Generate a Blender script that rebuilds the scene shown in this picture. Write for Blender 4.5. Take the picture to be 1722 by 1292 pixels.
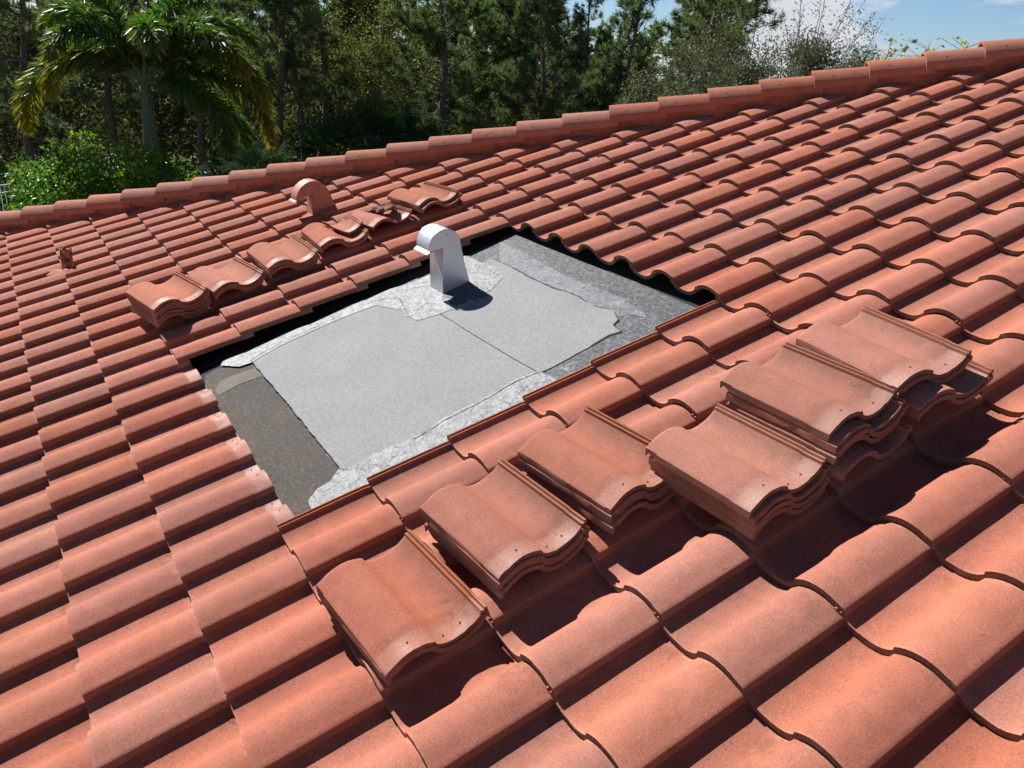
import bpy, bmesh, math, random
from mathutils import Vector, Matrix, noise
import numpy as np
for o in list(bpy.data.objects): bpy.data.objects.remove(o)
scene=bpy.context.scene; C=scene.collection
rnd=random.Random(7)
# ------------------------------------------------------------------ roof frame, camera, sky, sun
TH=math.radians(18.43)                     # pitch of the roof slope
Z0=4.8
ROOF=Matrix.Translation((0,0,Z0))@Matrix.Rotation(TH,4,'X')     # roof frame: u along the eaves, w up the slope, n off the roof
CW,EX=0.305,0.355                          # tile cover width, exposed length
Rc=[[0.5230811084425442,-0.827172682317059,0.2053570247615628],[0.3456399535845801,0.42612922598617176,0.8360304451672054],[-0.77905017584015,-0.3663321394429213,0.5088040753911109]]
fl=lambda r:Vector((r[0],-r[1],-r[2]))
cr,cu,cb=fl(Rc[0]),-fl(Rc[1]),-fl(Rc[2])
CAMP=Vector((0.9594,-1.2115,1.6991))
cm=Matrix(((cr.x,cu.x,cb.x,CAMP.x),(cr.y,cu.y,cb.y,CAMP.y),(cr.z,cu.z,cb.z,CAMP.z),(0,0,0,1)))
cam=bpy.data.cameras.new('camera'); camo=bpy.data.objects.new('camera',cam); C.objects.link(camo)
camo.matrix_world=ROOF@cm; cam.sensor_width=36; cam.lens=28.33; cam.clip_start=0.05; cam.clip_end=3000
scene.camera=camo
scene.view_settings.view_transform='Standard'; scene.view_settings.look='None'
scene.view_settings.exposure=0.80; scene.view_settings.gamma=1.0
SUN_R=Vector((-1.0,0.08,1.0)).normalized()
SUN=(ROOF.to_3x3()@SUN_R).normalized()
elev=math.asin(SUN.z); az=math.atan2(SUN.x,SUN.y)
sl=bpy.data.lights.new('sun','SUN'); sl.energy=5.0; sl.angle=math.radians(0.53); sl.color=(1.0,0.955,0.9)
so=bpy.data.objects.new('sun',sl); C.objects.link(so); so.rotation_euler=SUN.to_track_quat('Z','Y').to_euler(); so.location=(-20,-5,30)
W=bpy.data.worlds.new('World'); scene.world=W; W.use_nodes=True

class NT:
    def __init__(s,nt): s.nt=nt
    def n(s,t,ins=None,**kw):
        x=s.nt.nodes.new(t)
        for k,v in kw.items(): setattr(x,k,v)
        for k,v in (ins or {}).items():
            if isinstance(v,bpy.types.NodeSocket): s.nt.links.new(v,x.inputs[k])
            elif isinstance(v,bpy.types.Node): s.nt.links.new(v.outputs[0],x.inputs[k])
            else: x.inputs[k].default_value=v
        return x
    def noise(s,vec,scale,detail=4,rough=.55,out=0):
        return s.n('ShaderNodeTexNoise',{'Vector':vec,'Scale':scale,'Detail':detail,'Roughness':rough}).outputs[out]
    def ramp(s,fac,stops,interp='LINEAR'):
        r=s.n('ShaderNodeValToRGB',{'Fac':fac}); cr_=r.color_ramp; cr_.interpolation=interp
        while len(cr_.elements)<len(stops): cr_.elements.new(0.5)
        for e,(p_,c) in zip(cr_.elements,stops):
            e.position=p_; e.color=(c if isinstance(c,tuple) else (c,c,c))+((1,) if not isinstance(c,tuple) or len(c)==3 else ())
        return r.outputs[0]
    def mix(s,f,a,b,mode='MIX'):
        m=s.n('ShaderNodeMix',data_type='RGBA',blend_type=mode)
        for i,v in ((0,f),(6,a),(7,b)):
            if isinstance(v,bpy.types.NodeSocket): s.nt.links.new(v,m.inputs[i])
            else: m.inputs[i].default_value=(v if not isinstance(v,tuple) else v+(1,)) if i else v
        return m.outputs[2]
    def math(s,op,a,b=0.0,c=None):
        m=s.n('ShaderNodeMath',operation=op)
        for i,v in enumerate((a,b,c)):
            if v is None: continue
            if isinstance(v,bpy.types.NodeSocket): s.nt.links.new(v,m.inputs[i])
            else: m.inputs[i].default_value=v
        return m.outputs[0]
def new_mat(name):
    m=bpy.data.materials.new(name); m.use_nodes=True; m.node_tree.nodes.clear()
    t=NT(m.node_tree); b=t.n('ShaderNodeBsdfPrincipled'); o=t.n('ShaderNodeOutputMaterial',{'Surface':b.outputs[0]})
    return m,t,b,o
def lk(t,a,b,k): t.nt.links.new(a,b.inputs[k])
# sky with broken clouds, laid out by direction
t=NT(W.node_tree); W.node_tree.nodes.clear()
sky=t.n('ShaderNodeTexSky',sky_type='NISHITA',sun_disc=False,sun_elevation=elev,sun_rotation=az,air_density=1.0,dust_density=0.0,ozone_density=3.0,altitude=0)
tc=t.n('ShaderNodeTexCoord'); sep=t.n('ShaderNodeSeparateXYZ',{'Vector':tc.outputs['Generated']})
mp=t.n('ShaderNodeMapping',{'Vector':tc.outputs['Generated'],'Location':(1.3,0.2,0.4),'Scale':(1,1,2.6)})
cn=t.noise(mp.outputs[0],5.5,8,.55); cf=t.ramp(cn,[(0.485,0.0),(0.56,1.0)])
cn2=t.noise(mp.outputs[0],2.2,5,.7)
mask=t.math('MULTIPLY',cf,t.ramp(sep.outputs[2],[(0.0,1.0),(0.2,0.9),(.35,.0)]))
cloud=t.mix(cn2,(6.5,6.9,7.6),(10.5,10.6,10.8))
skyb=t.mix(1.0,t.mix(1.0,sky.outputs[0],(.86,1.0,1.24),'MULTIPLY'),t.ramp(sep.outputs[2],[(.12,1.0),(.5,.45)]),'MULTIPLY'); skyc=t.mix(mask,skyb,cloud)
bg=t.n('ShaderNodeBackground',{'Color':skyc,'Strength':0.05}); t.n('ShaderNodeOutputWorld',{'Surface':bg.outputs[0]})

# ------------------------------------------------------------------ helpers
def tag(o,label=None,cat=None,group=None,kind=None):
    if label: o['label']=label
    if cat: o['category']=cat
    if group: o['group']=group
    if kind: o['kind']=kind
    return o
def empty(name,loc=(0,0,0),mat=None):
    o=bpy.data.objects.new(name,None); C.objects.link(o); o.empty_display_size=.1
    if mat is not None: o.matrix_world=mat
    else: o.location=loc
    return o
def link(name,me,mat=None,parent=None,mw=None):
    o=bpy.data.objects.new(name,me); C.objects.link(o)
    if mat is not None and not me.materials:
        for m in (mat if isinstance(mat,(list,tuple)) else [mat]): me.materials.append(m)
    if parent is not None:
        o.parent=parent
    if mw is not None: o.matrix_local=mw
    return o
def mesh(name,V,F,mi=None,smooth=None,sharp=None):
    me=bpy.data.meshes.new(name); me.from_pydata([tuple(v) for v in V],[],F)
    if mi is not None: me.polygons.foreach_set('material_index',mi)
    if smooth is not None: me.polygons.foreach_set('use_smooth',[smooth]*len(F))
    if sharp:
        bm=bmesh.new(); bm.from_mesh(me)
        for e in bm.edges:
            if len(e.link_faces)==2 and e.calc_face_angle(0)>sharp: e.smooth=False
        bm.to_mesh(me); bm.free()
    me.update(); return me
class MB:
    def __init__(s): s.V=[];s.F=[];s.M=[];s.A=[]
    def add(s,V,F,m=0,a=None):
        k=len(s.V); s.V+=list(V); s.F+=[tuple(i+k for i in f) for f in F]; s.M+=[m]*len(F)
        s.A+= [a if a is not None else 0.0]*len(V)
    def tube(s,P,R,seg=6,m=0,cap=True,a=0.0):
        P=[Vector(p) for p in P]; V=[];F=[]
        for i,p in enumerate(P):
            d=(P[min(i+1,len(P)-1)]-P[max(i-1,0)]).normalized()
            x=d.orthogonal().normalized() if i==0 else (x-d*x.dot(d)).normalized()
            y=d.cross(x); r=R[i] if isinstance(R,(list,tuple)) else R
            V+=[p+x*(r*math.cos(2*math.pi*k/seg))+y*(r*math.sin(2*math.pi*k/seg)) for k in range(seg)]
        for i in range(len(P)-1):
            for k in range(seg): F.append((i*seg+k,i*seg+(k+1)%seg,(i+1)*seg+(k+1)%seg,(i+1)*seg+k))
        if cap: F+=[tuple(range(seg-1,-1,-1)),tuple((len(P)-1)*seg+k for k in range(seg))]
        s.add(V,F,m,a)
    def box(s,c,d,m=0,M=None):
        c=Vector(c); V=[]
        for z in (-1,1):
            for y in (-1,1):
                for x in (-1,1):
                    v=Vector((x*d[0]/2,y*d[1]/2,z*d[2]/2)); V.append(c+(M@v if M else v))
        s.add(V,[(0,2,3,1),(4,5,7,6),(0,1,5,4),(2,6,7,3),(0,4,6,2),(1,3,7,5)],m)
    def build(s,name,mats,parent=None,smooth=False,sharp=None,mw=None,attr=None):
        me=mesh(name,s.V,s.F,s.M,smooth,sharp)
        if attr:
            at=me.attributes.new(attr,'FLOAT','POINT'); at.data.foreach_set('value',s.A)
        return link(name,me,mats,parent,mw)
# ------------------------------------------------------------------ materials
def tile_material(name,base,kind='tile'):
    m,t,b,o=new_mat(name)
    uv=t.n('ShaderNodeUVMap',uv_map='UVMap').outputs[0]
    at=t.n('ShaderNodeAttribute',attribute_name='rnd').outputs['Fac']
    oi=t.n('ShaderNodeObjectInfo').outputs['Random']
    r=t.math('FRACT',t.math('ADD',at,oi))
    loc=t.n('ShaderNodeAttribute',attribute_name='loc').outputs['Vector']
    off=t.n('ShaderNodeCombineXYZ',{0:t.math('MULTIPLY',r,31.7),1:t.math('MULTIPLY',r,17.3),2:t.math('MULTIPLY',r,7.9)})
    P=t.n('ShaderNodeVectorMath',{0:loc,1:off.outputs[0]},operation='ADD').outputs[0]
    s=t.n('ShaderNodeSeparateXYZ',{'Vector':loc}); X,Y=s.outputs[0],s.outputs[1]
    grain=t.noise(P,210,4,.8); fine=t.noise(P,1100,2,.6); blot=t.noise(P,9,5,.6); blot2=t.noise(P,24,5,.65)
    c=t.mix(t.ramp(blot,[(.3,0.),(.7,1.)]),tuple(x*.88 for x in base),(base[0]*1.06,base[1]*1.12,base[2]*1.15))
    # greyish weathered veil, patchy
    c=t.mix(t.math('MULTIPLY',t.ramp(blot2,[(.45,0.),(.75,1.)]),.45),c,(base[0]*.72,base[1]*.80,base[2]*.86))
    if kind=='tile':
        # orange wash in the pan beside the step
        sm=t.n('ShaderNodeMapRange',{'Value':X,'From Min':.05,'From Max':.125},interpolation_type='SMOOTHSTEP').outputs[0]
        sm2=t.n('ShaderNodeMapRange',{'Value':X,'From Min':.15,'From Max':.19,'To Min':1,'To Max':0},interpolation_type='SMOOTHSTEP').outputs[0]
        st=t.n('ShaderNodeMapping',{'Vector':P,'Scale':(1,.22,1)}); stn=t.ramp(t.noise(st.outputs[0],32,5,.65),[(.35,.15),(.7,1.)])
        c=t.mix(t.math('MULTIPLY',t.math('MULTIPLY',t.math('MULTIPLY',sm,sm2),stn),.5),c,(base[0]*1.16,base[1]*1.05,base[2]*.80))
        # darker towards the ribbed side of the pan
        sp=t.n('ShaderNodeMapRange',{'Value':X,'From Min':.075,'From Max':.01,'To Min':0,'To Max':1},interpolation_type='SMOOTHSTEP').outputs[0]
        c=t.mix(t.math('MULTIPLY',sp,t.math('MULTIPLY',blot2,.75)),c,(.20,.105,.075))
        # pale nose dust with an edge highlight painted into the colour
        nose=t.n('ShaderNodeMapRange',{'Value':Y,'From Min':.016,'From Max':.0,'To Min':0,'To Max':1},interpolation_type='SMOOTHSTEP').outputs[0]
        c=t.mix(t.math('MULTIPLY',nose,t.math('MULTIPLY',t.ramp(blot2,[(.40,0.25),(.68,1.)]),.26)),c,(.50,.31,.25))
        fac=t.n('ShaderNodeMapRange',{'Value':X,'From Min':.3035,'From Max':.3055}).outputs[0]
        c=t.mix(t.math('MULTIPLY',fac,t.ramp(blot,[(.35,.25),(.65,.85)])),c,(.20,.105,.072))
        head=t.n('ShaderNodeMapRange',{'Value':Y,'From Min':.347,'From Max':.368},interpolation_type='SMOOTHSTEP').outputs[0]  # glazed head: paler, with some of its sheen put into the colour
        hb=t.math('MULTIPLY',head,t.ramp(t.noise(P,11,3,.5),[(.35,.55),(.62,1.)]))
        c=t.mix(t.math('MULTIPLY',hb,.42),c,(.37,.215,.168))
        ring=t.n('ShaderNodeMapRange',{'Value':t.math('ABSOLUTE',t.math('SUBTRACT',Y,.349)),'From Min':0.,'From Max':.016,'To Min':1,'To Max':0},interpolation_type='SMOOTHSTEP').outputs[0]
        c=t.mix(t.math('MULTIPLY',ring,t.math('MULTIPLY',t.ramp(t.noise(P,22,4,.7),[(.5,0.),(.62,1.)]),.2)),c,(.55,.38,.31))
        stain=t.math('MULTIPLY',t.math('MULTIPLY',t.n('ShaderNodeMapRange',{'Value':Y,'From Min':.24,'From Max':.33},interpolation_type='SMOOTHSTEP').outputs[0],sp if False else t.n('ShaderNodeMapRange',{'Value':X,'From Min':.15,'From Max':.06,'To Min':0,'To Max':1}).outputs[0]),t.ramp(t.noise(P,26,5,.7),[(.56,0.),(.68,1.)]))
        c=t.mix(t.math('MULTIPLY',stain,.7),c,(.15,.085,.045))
        # underlock ribs are raw orange-brown
        rib=t.n('ShaderNodeMapRange',{'Value':X,'From Min':.0,'From Max':-.004,'To Min':0,'To Max':1}).outputs[0]
        c=t.mix(t.math('MULTIPLY',rib,.55),c,(.36,.13,.06))
    grime=t.math('MULTIPLY',t.ramp(t.noise(P,6.5,7,.72),[(.56,0.),(.70,1.)]),t.ramp(t.math('FRACT',t.math('MULTIPLY',r,13.7)),[(.3,.12),(.9,.6)]))
    c=t.mix(grime,c,(base[0]*.52,base[1]*.55,base[2]*.58))
    # individual tone
    hs=t.n('ShaderNodeHueSaturation',{'Color':c,'Hue':t.math('ADD',.498,t.math('MULTIPLY',r,.004)),'Saturation':t.math('ADD',.93,t.math('MULTIPLY',t.math('FRACT',t.math('MULTIPLY',r,7.3)),.14)),'Value':t.math('ADD',.87,t.math('MULTIPLY',t.math('FRACT',t.math('MULTIPLY',r,3.7)),.22))}).outputs[0]
    # grains: dark and pale speckle
    sk=t.ramp(grain,[(.30,.50),(.44,.93),(.56,1.06),(.70,1.5)])
    c=t.mix(1.0,hs,sk,'MULTIPLY')
    pits=t.ramp(t.noise(P,150,2,.5),[(.24,.35),(.29,1.)])
    c=t.mix(1.0,c,pits,'MULTIPLY')
    lk(t,c,b,'Base Color')
    rough=.82
    if kind=='tile':
        lk(t,t.math('SUBTRACT',.86,t.math('MULTIPLY',hb,.36)),b,'Roughness')
        gs=t.math('SUBTRACT',1.0,t.math('MULTIPLY',hb,.75))
    else: b.inputs['Roughness'].default_value=.8; gs=1.0
    lk(t,t.math('ADD',.13,t.math('MULTIPLY',hb,.12)) if kind=='tile' else t.math('ADD',.13,0.0),b,'Specular IOR Level')
    hgt=t.math('ADD',t.math('MULTIPLY',grain,.6),t.math('ADD',t.math('MULTIPLY',fine,.4),t.math('MULTIPLY',blot2,.8)))
    bp=t.n('ShaderNodeBump',{'Height':hgt,'Distance':.0022,'Strength':gs if not isinstance(gs,float) else 1.0})
    lk(t,bp.outputs[0],b,'Normal')
    return m
BASE=(.41,.156,.107)
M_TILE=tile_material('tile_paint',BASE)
M_CAP=tile_material('cap_tile_paint',(.40,.155,.108),'cap')
# raw concrete edges
m,t,b,o=new_mat('raw_tile_edge'); M_EDGE=m
tcx=t.n('ShaderNodeTexCoord').outputs['Object']
g=t.noise(tcx,170,4,.8); g2=t.noise(tcx,40,3,.6)
lk(t,t.mix(1.0,t.mix(g2,(.19,.085,.052),(.33,.16,.105)),t.ramp(g,[(.3,.25),(.55,1.),(.75,1.7)]),'MULTIPLY'),b,'Base Color'); b.inputs['Roughness'].default_value=.95
lk(t,t.n('ShaderNodeBump',{'Height':g,'Distance':.006}).outputs[0],b,'Normal')
m,t,b,o=new_mat('fresh_tile_edge'); M_EDGE2=m       # smoother painted rims at the head end
tcx=t.n('ShaderNodeTexCoord').outputs['Object']
g=t.noise(tcx,200,4,.7); g2=t.noise(tcx,22,3,.6)
lk(t,t.mix(1.0,t.mix(g2,(.22,.085,.055),(.36,.16,.11)),t.ramp(g,[(.3,.6),(.6,1.),(.75,1.2)]),'MULTIPLY'),b,'Base Color'); b.inputs['Roughness'].default_value=.85
lk(t,t.n('ShaderNodeBump',{'Height':g,'Distance':.003}).outputs[0],b,'Normal')
m,t,b,o=new_mat('nail_hole_dark'); M_HOLE=m; b.inputs['Base Color'].default_value=(.012,.008,.006,1); b.inputs['Roughness'].default_value=1
# mortar painted like the tiles
m,t,b,o=new_mat('painted_mortar'); M_MORT=m
tcx=t.n('ShaderNodeTexCoord').outputs['Object']
n1=t.noise(tcx,9,6,.65); n2=t.noise(tcx,90,4,.7)
vor=t.n('ShaderNodeTexVoronoi',{'Vector':t.n('ShaderNodeVectorMath',{0:tcx,1:t.noise(tcx,7,4,.6,1)},operation='ADD').outputs[0],'Scale':4.0},feature='DISTANCE_TO_EDGE')
crk=t.ramp(vor.outputs[0],[(0.0,.35),(.016,1.)])
c=t.mix(t.ramp(n1,[(.35,0.),(.65,1.)]),(.30,.085,.055),(.42,.155,.105))
c=t.mix(t.math('MULTIPLY',t.ramp(n2,[(.6,0.),(.7,1.)]),.5),c,(.5,.33,.27))
lk(t,t.mix(1.0,c,crk,'MULTIPLY'),b,'Base Color'); b.inputs['Roughness'].default_value=.9
lk(t,t.n('ShaderNodeBump',{'Height':t.math('ADD',n1,t.math('MULTIPLY',n2,.3)),'Distance':.02}).outputs[0],b,'Normal')
def sheet_mat(name,c1,c2,grain_scale,spark=0.0,contrast=(.7,1.25),rough=.9,bump=.002,crack=None,wr=0.0,big=3.0,metal=0.0,stains=None):
    m,t,b,o=new_mat(name); P=t.n('ShaderNodeTexCoord').outputs['Object']
    n1=t.noise(P,big,6,.62); g=t.noise(P,grain_scale,4,.8); gc=t.noise(P,grain_scale*.42,2,.5)
    c=t.mix(t.ramp(n1,[(.32,0.),(.68,1.)]),c1,c2)
    if stains:
        for sc,lo,hi,f,cc in stains:
            c=t.mix(t.math('MULTIPLY',t.ramp(t.noise(P,sc,5,.65),[(lo,0.),(hi,1.)]),f),c,cc)
    c=t.mix(1.0,c,t.ramp(t.mix(.45,g,gc) if False else t.math('ADD',t.math('MULTIPLY',g,.6),t.math('MULTIPLY',gc,.4)),[(.36,contrast[0]),(.5,1.),(.64,contrast[1])]),'MULTIPLY')
    if crack:
        vv=t.n('ShaderNodeMix',{'Factor':.25},data_type='VECTOR')
        wv=t.n('ShaderNodeVectorMath',{0:P,1:t.n('ShaderNodeVectorMath',{0:t.noise(P,6,4,.6,1),'Scale':crack[1]},operation='SCALE').outputs[0]},operation='ADD').outputs[0]
        mpn=t.n('ShaderNodeMapping',{'Vector':wv,'Scale':crack[2]})
        v=t.n('ShaderNodeTexVoronoi',{'Vector':mpn.outputs[0],'Scale':crack[0]},feature='DISTANCE_TO_EDGE')
        gate=t.ramp(t.noise(P,5,3,.5),[(.38,0.),(.5,1.)])
        ck=t.math('MULTIPLY',t.ramp(v.outputs[0],[(0.0,1.0),(.045,0.)]),gate)
        c=t.mix(t.math('MULTIPLY',ck,.85),c,(.03,.032,.035))
    lk(t,c,b,'Base Color'); b.inputs['Roughness'].default_value=rough; b.inputs['Metallic'].default_value=metal
    if spark>0:
        sp=t.ramp(t.noise(P,700,2,.6),[(.62,0.),(.66,1.)])
        lk(t,t.math('MULTIPLY',sp,spark),b,'Metallic'); lk(t,t.math('SUBTRACT',rough,t.math('MULTIPLY',sp,.55)),b,'Roughness')
    h=t.math('ADD',t.math('MULTIPLY',g,.5),t.math('MULTIPLY',t.noise(P,14,5,.6),wr))
    lk(t,t.n('ShaderNodeBump',{'Height':h,'Distance':bump}).outputs[0],b,'Normal')
    return m
M_BITUMEN_SHADE=sheet_mat('bitumen_and_shade',(.010,.010,.011),(.016,.016,.017),160,bump=.002,rough=.95)  # tile shade put into the deck colour; also serves seams and torn edges
M_FELT=sheet_mat('brown_grey_felt',(.045,.040,.036),(.066,.057,.050),120,contrast=(.45,1.6),bump=.003,stains=[(5,.5,.7,.55,(.10,.066,.04)),(9,.55,.7,.4,(.05,.05,.048))])
M_LAP=sheet_mat('pale_felt_lap',(.125,.108,.093),(.17,.15,.13),120,contrast=(.7,1.2),bump=.003,stains=[(12,.5,.6,.4,(.10,.08,.06))])
M_SHEET=sheet_mat('light_grey_cap_sheet',(.215,.222,.228),(.245,.252,.256),190,contrast=(.72,1.22),bump=.0022,wr=.25,spark=.0,stains=[(2.2,.5,.75,.35,(.185,.19,.195)),(40,.66,.74,.25,(.14,.14,.14))])
M_SILVER=sheet_mat('silver_roof_coating',(.21,.222,.235),(.28,.293,.305),120,contrast=(.5,1.35),rough=.5,bump=.006,crack=(6,.35,(1,2.2,1)),wr=2.6,big=9,spark=.95,stains=[(30,.5,.62,.35,(.13,.14,.15)),(60,.6,.68,.35,(.07,.07,.075))])
M_BAND=sheet_mat('dull_silver_coating',(.115,.124,.142),(.18,.19,.21),120,contrast=(.35,1.6),rough=.6,bump=.004,crack=(5,.3,(3,1,1)),wr=1.4,big=7,spark=.7,stains=[(18,.5,.65,.6,(.08,.087,.10))])
M_GRAN=sheet_mat('dark_granule_sheet',(.028,.031,.035),(.062,.068,.075),120,contrast=(.12,3.4),rough=.6,bump=.006,wr=1.2,big=6,spark=.9,stains=[(14,.52,.66,.5,(.12,.13,.14)),(10,.56,.68,.6,(.035,.037,.04))])
M_MASTIC=sheet_mat('black_mastic',(.030,.033,.040),(.05,.055,.065),120,rough=.5,bump=.003,wr=.8)
# galvanised vent
m,t,b,o=new_mat('galvanised_steel'); M_GALV=m; P=t.n('ShaderNodeTexCoord').outputs['Object']
v=t.n('ShaderNodeTexVoronoi',{'Vector':P,'Scale':60.0}); n1=t.noise(P,12,4,.6)
lk(t,t.mix(n1,(.60,.64,.68),(.74,.77,.80)),b,'Base Color'); b.inputs['Metallic'].default_value=.75
lk(t,t.ramp(n1,[(.3,.36),(.7,.50)]),b,'Roughness')
lk(t,t.n('ShaderNodeBump',{'Height':n1,'Distance':.002,'Strength':.5}).outputs[0],b,'Normal')
m,t,b,o=new_mat('red_painted_steel'); M_REDV=m; P=t.n('ShaderNodeTexCoord').outputs['Object']
n1=t.noise(P,14,5,.6); lk(t,t.mix(t.ramp(n1,[(.3,0.),(.7,1.)]),(.36,.13,.085),(.46,.19,.13)),b,'Base Color'); b.inputs['Roughness'].default_value=.55
lk(t,t.n('ShaderNodeBump',{'Height':t.noise(P,200,3,.6),'Distance':.001}).outputs[0],b,'Normal')
m,t,b,o=new_mat('rusty_painted_pipe'); M_PIPE=m; P=t.n('ShaderNodeTexCoord').outputs['Object']
lk(t,t.mix(t.ramp(t.noise(P,22,6,.7),[(.45,0.),(.56,1.)]),(.42,.16,.10),(.035,.018,.014)),b,'Base Color'); b.inputs['Roughness'].default_value=.7
lk(t,t.n('ShaderNodeBump',{'Height':t.noise(P,40,4,.6),'Distance':.006}).outputs[0],b,'Normal')
def leaf_mat(name,c1,c2,tip=None,rough=.5,trans=.35,spec=.5):
    m,t,b,o=new_mat(name); P=t.n('ShaderNodeTexCoord').outputs['Object']
    at=t.n('ShaderNodeAttribute',attribute_name='tone').outputs['Fac']
    oi=t.n('ShaderNodeObjectInfo').outputs['Random']
    c=t.mix(t.ramp(t.noise(P,1.3,3,.6),[(.3,0.),(.7,1.)]),c1,c2)
    if tip: c=t.mix(at,c,tip)
    c=t.n('ShaderNodeHueSaturation',{'Color':c,'Hue':t.math('ADD',.49,t.math('MULTIPLY',oi,.02)),'Value':t.math('ADD',.85,t.math('MULTIPLY',oi,.3))}).outputs[0]
    lk(t,c,b,'Base Color'); b.inputs['Roughness'].default_value=rough; b.inputs['Specular IOR Level'].default_value=spec
    tr=t.n('ShaderNodeBsdfTranslucent',{'Color':t.mix(1.0,c,(1.3,1.5,.6),'MULTIPLY')})
    ms=t.n('ShaderNodeMixShader',{0:trans,1:b.outputs[0],2:tr.outputs[0]}); t.nt.links.new(ms.outputs[0],o.inputs[0])
    return m
M_PINE=leaf_mat('pine_needles',(.075,.108,.056),(.135,.172,.092),rough=.7,trans=.4,spec=.25)
M_PINE2=leaf_mat('grey_green_needles',(.11,.14,.095),(.18,.205,.145),rough=.7,trans=.4,spec=.2)
M_PALM=leaf_mat('palm_leaflets',(.045,.110,.022),(.080,.155,.030),tip=(.38,.30,.025),rough=.42,trans=.35,spec=.45)
M_FAN=leaf_mat('palmetto_leaves',(.022,.055,.028),(.042,.085,.038),tip=(.07,.10,.035),rough=.85,trans=.08,spec=.0)
M_FANL=leaf_mat('bright_palmetto_leaves',(.05,.12,.02),(.09,.18,.03),tip=(.2,.25,.05),rough=.4,trans=.35)
M_BUSH=leaf_mat('broad_green_leaves',(.036,.115,.020),(.078,.19,.034),tip=(.30,.34,.03),rough=.45,trans=.35,spec=.4)
M_OAK=leaf_mat('olive_small_leaves',(.095,.115,.04),(.17,.185,.06),tip=(.38,.36,.10),rough=.5,trans=.4,spec=.4)
M_MYRT=leaf_mat('grey_olive_leaves',(.052,.066,.040),(.095,.108,.066),tip=(.19,.19,.13),rough=.55,trans=.3)
M_VINE=leaf_mat('vine_leaves',(.16,.24,.02),(.25,.32,.03),tip=(.16,.10,.05),rough=.45,trans=.45)
M_UNDER=leaf_mat('undergrowth_leaves',(.048,.075,.03),(.10,.12,.048),tip=(.12,.11,.05),rough=.8,trans=.2,spec=.1)
M_GRASS=leaf_mat('grass_blades',(.09,.14,.03),(.17,.21,.06),tip=(.28,.26,.12),rough=.6,trans=.3)
def bark(name,a,bb):
    m,t,b,o=new_mat(name); P=t.n('ShaderNodeTexCoord').outputs['Object']
    mp=t.n('ShaderNodeMapping',{'Vector':P,'Scale':(1,1,.3)}); n1=t.noise(mp.outputs[0],14,5,.7)
    lk(t,t.mix(t.ramp(n1,[(.35,0.),(.65,1.)]),a,bb),b,'Base Color'); b.inputs['Roughness'].default_value=.95
    lk(t,t.n('ShaderNodeBump',{'Height':n1,'Distance':.03}).outputs[0],b,'Normal'); return m
M_BARK=bark('pine_bark',(.075,.055,.045),(.19,.145,.12)); M_GBARK=bark('grey_twig_bark',(.12,.105,.095),(.24,.22,.20))
M_SHAFT=bark('palm_crownshaft',(.075,.125,.075),(.13,.18,.12)); M_PTRUNK=bark('palm_trunk',(.20,.17,.14),(.33,.29,.25))
M_STALK=bark('dry_stalk',(.20,.12,.05),(.35,.24,.12))
m,t,b,o=new_mat('woodland_ground'); M_GROUND=m; P=t.n('ShaderNodeTexCoord').outputs['Object']
c=t.mix(t.ramp(t.noise(P,.25,6,.6),[(.4,0.),(.6,1.)]),(.07,.085,.03),(.13,.12,.055)); c=t.mix(t.ramp(t.noise(P,3,5,.7),[(.5,0.),(.65,1.)]),c,(.10,.07,.04))
lk(t,c,b,'Base Color'); b.inputs['Roughness'].default_value=1
lk(t,t.n('ShaderNodeBump',{'Height':t.noise(P,8,6,.7),'Distance':.15}).outputs[0],b,'Normal')
m,t,b,o=new_mat('white_fence_metal'); M_FENCE=m; b.inputs['Base Color'].default_value=(.75,.76,.76,1); b.inputs['Roughness'].default_value=.4
m,t,b,o=new_mat('painted_wall'); M_WALL=m; P=t.n('ShaderNodeTexCoord').outputs['Object']
lk(t,t.mix(t.noise(P,3,4,.6),(.55,.47,.36),(.62,.54,.43)),b,'Base Color'); b.inputs['Roughness'].default_value=.9
# ------------------------------------------------------------------ the tile
PROF=[(-.027,-.016),(-.024,-.0135),(-.019,-.0135),(-.016,-.022),(-.012,-.022),(-.010,-.0175),(-.0055,-.0175),(-.003,-.028),(.004,-.0325),(.012,-.0365),(.025,-.0415),(.042,-.0458),(.06,-.0480),(.08,-.0492),(.098,-.0480),(.114,-.0435),(.128,-.0365),(.1385,-.0290),(.1435,-.0250),(.1465,-.0130),(.150,-.0095),(.160,-.0030),(.175,.0050),(.192,.0112),(.210,.0147),(.228,.0155),(.246,.0138),(.263,.0095),(.279,.0040),(.292,-.0005),(.302,-.0040),(.3045,-.0062),(.3085,-.0285)]
TH_T=.0158
def inner_profile():
    P=[Vector((a,0,b)) for a,b in PROF]; out=[]
    for i,p in enumerate(P):
        d=(P[min(i+1,len(P)-1)]-P[max(i-1,0)]).normalized(); nrm=Vector((d.z,0,-d.x))
        q=p+nrm*TH_T; out.append([q.x,q.z])
    for i in range(8): out[i]=[PROF[i][0],-.030-.0012*i]
    out[-1]=[PROF[-1][0]-.003,PROF[-1][1]-.0012]; out[-2]=[.2985,-.0265]; out[-3]=[.2915,-.0170]
    # keep x monotone
    for i in range(1,len(out)): out[i][0]=max(out[i][0],out[i-1][0]+.0002)
    out[-1][0]=PROF[-1][0]-.0015
    return out
INN=inner_profile()
LEN=.42
YS=[0,.0025,.012,.05,.11,.18,.25,.31,.340,.352,.40,.417,LEN]
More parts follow.
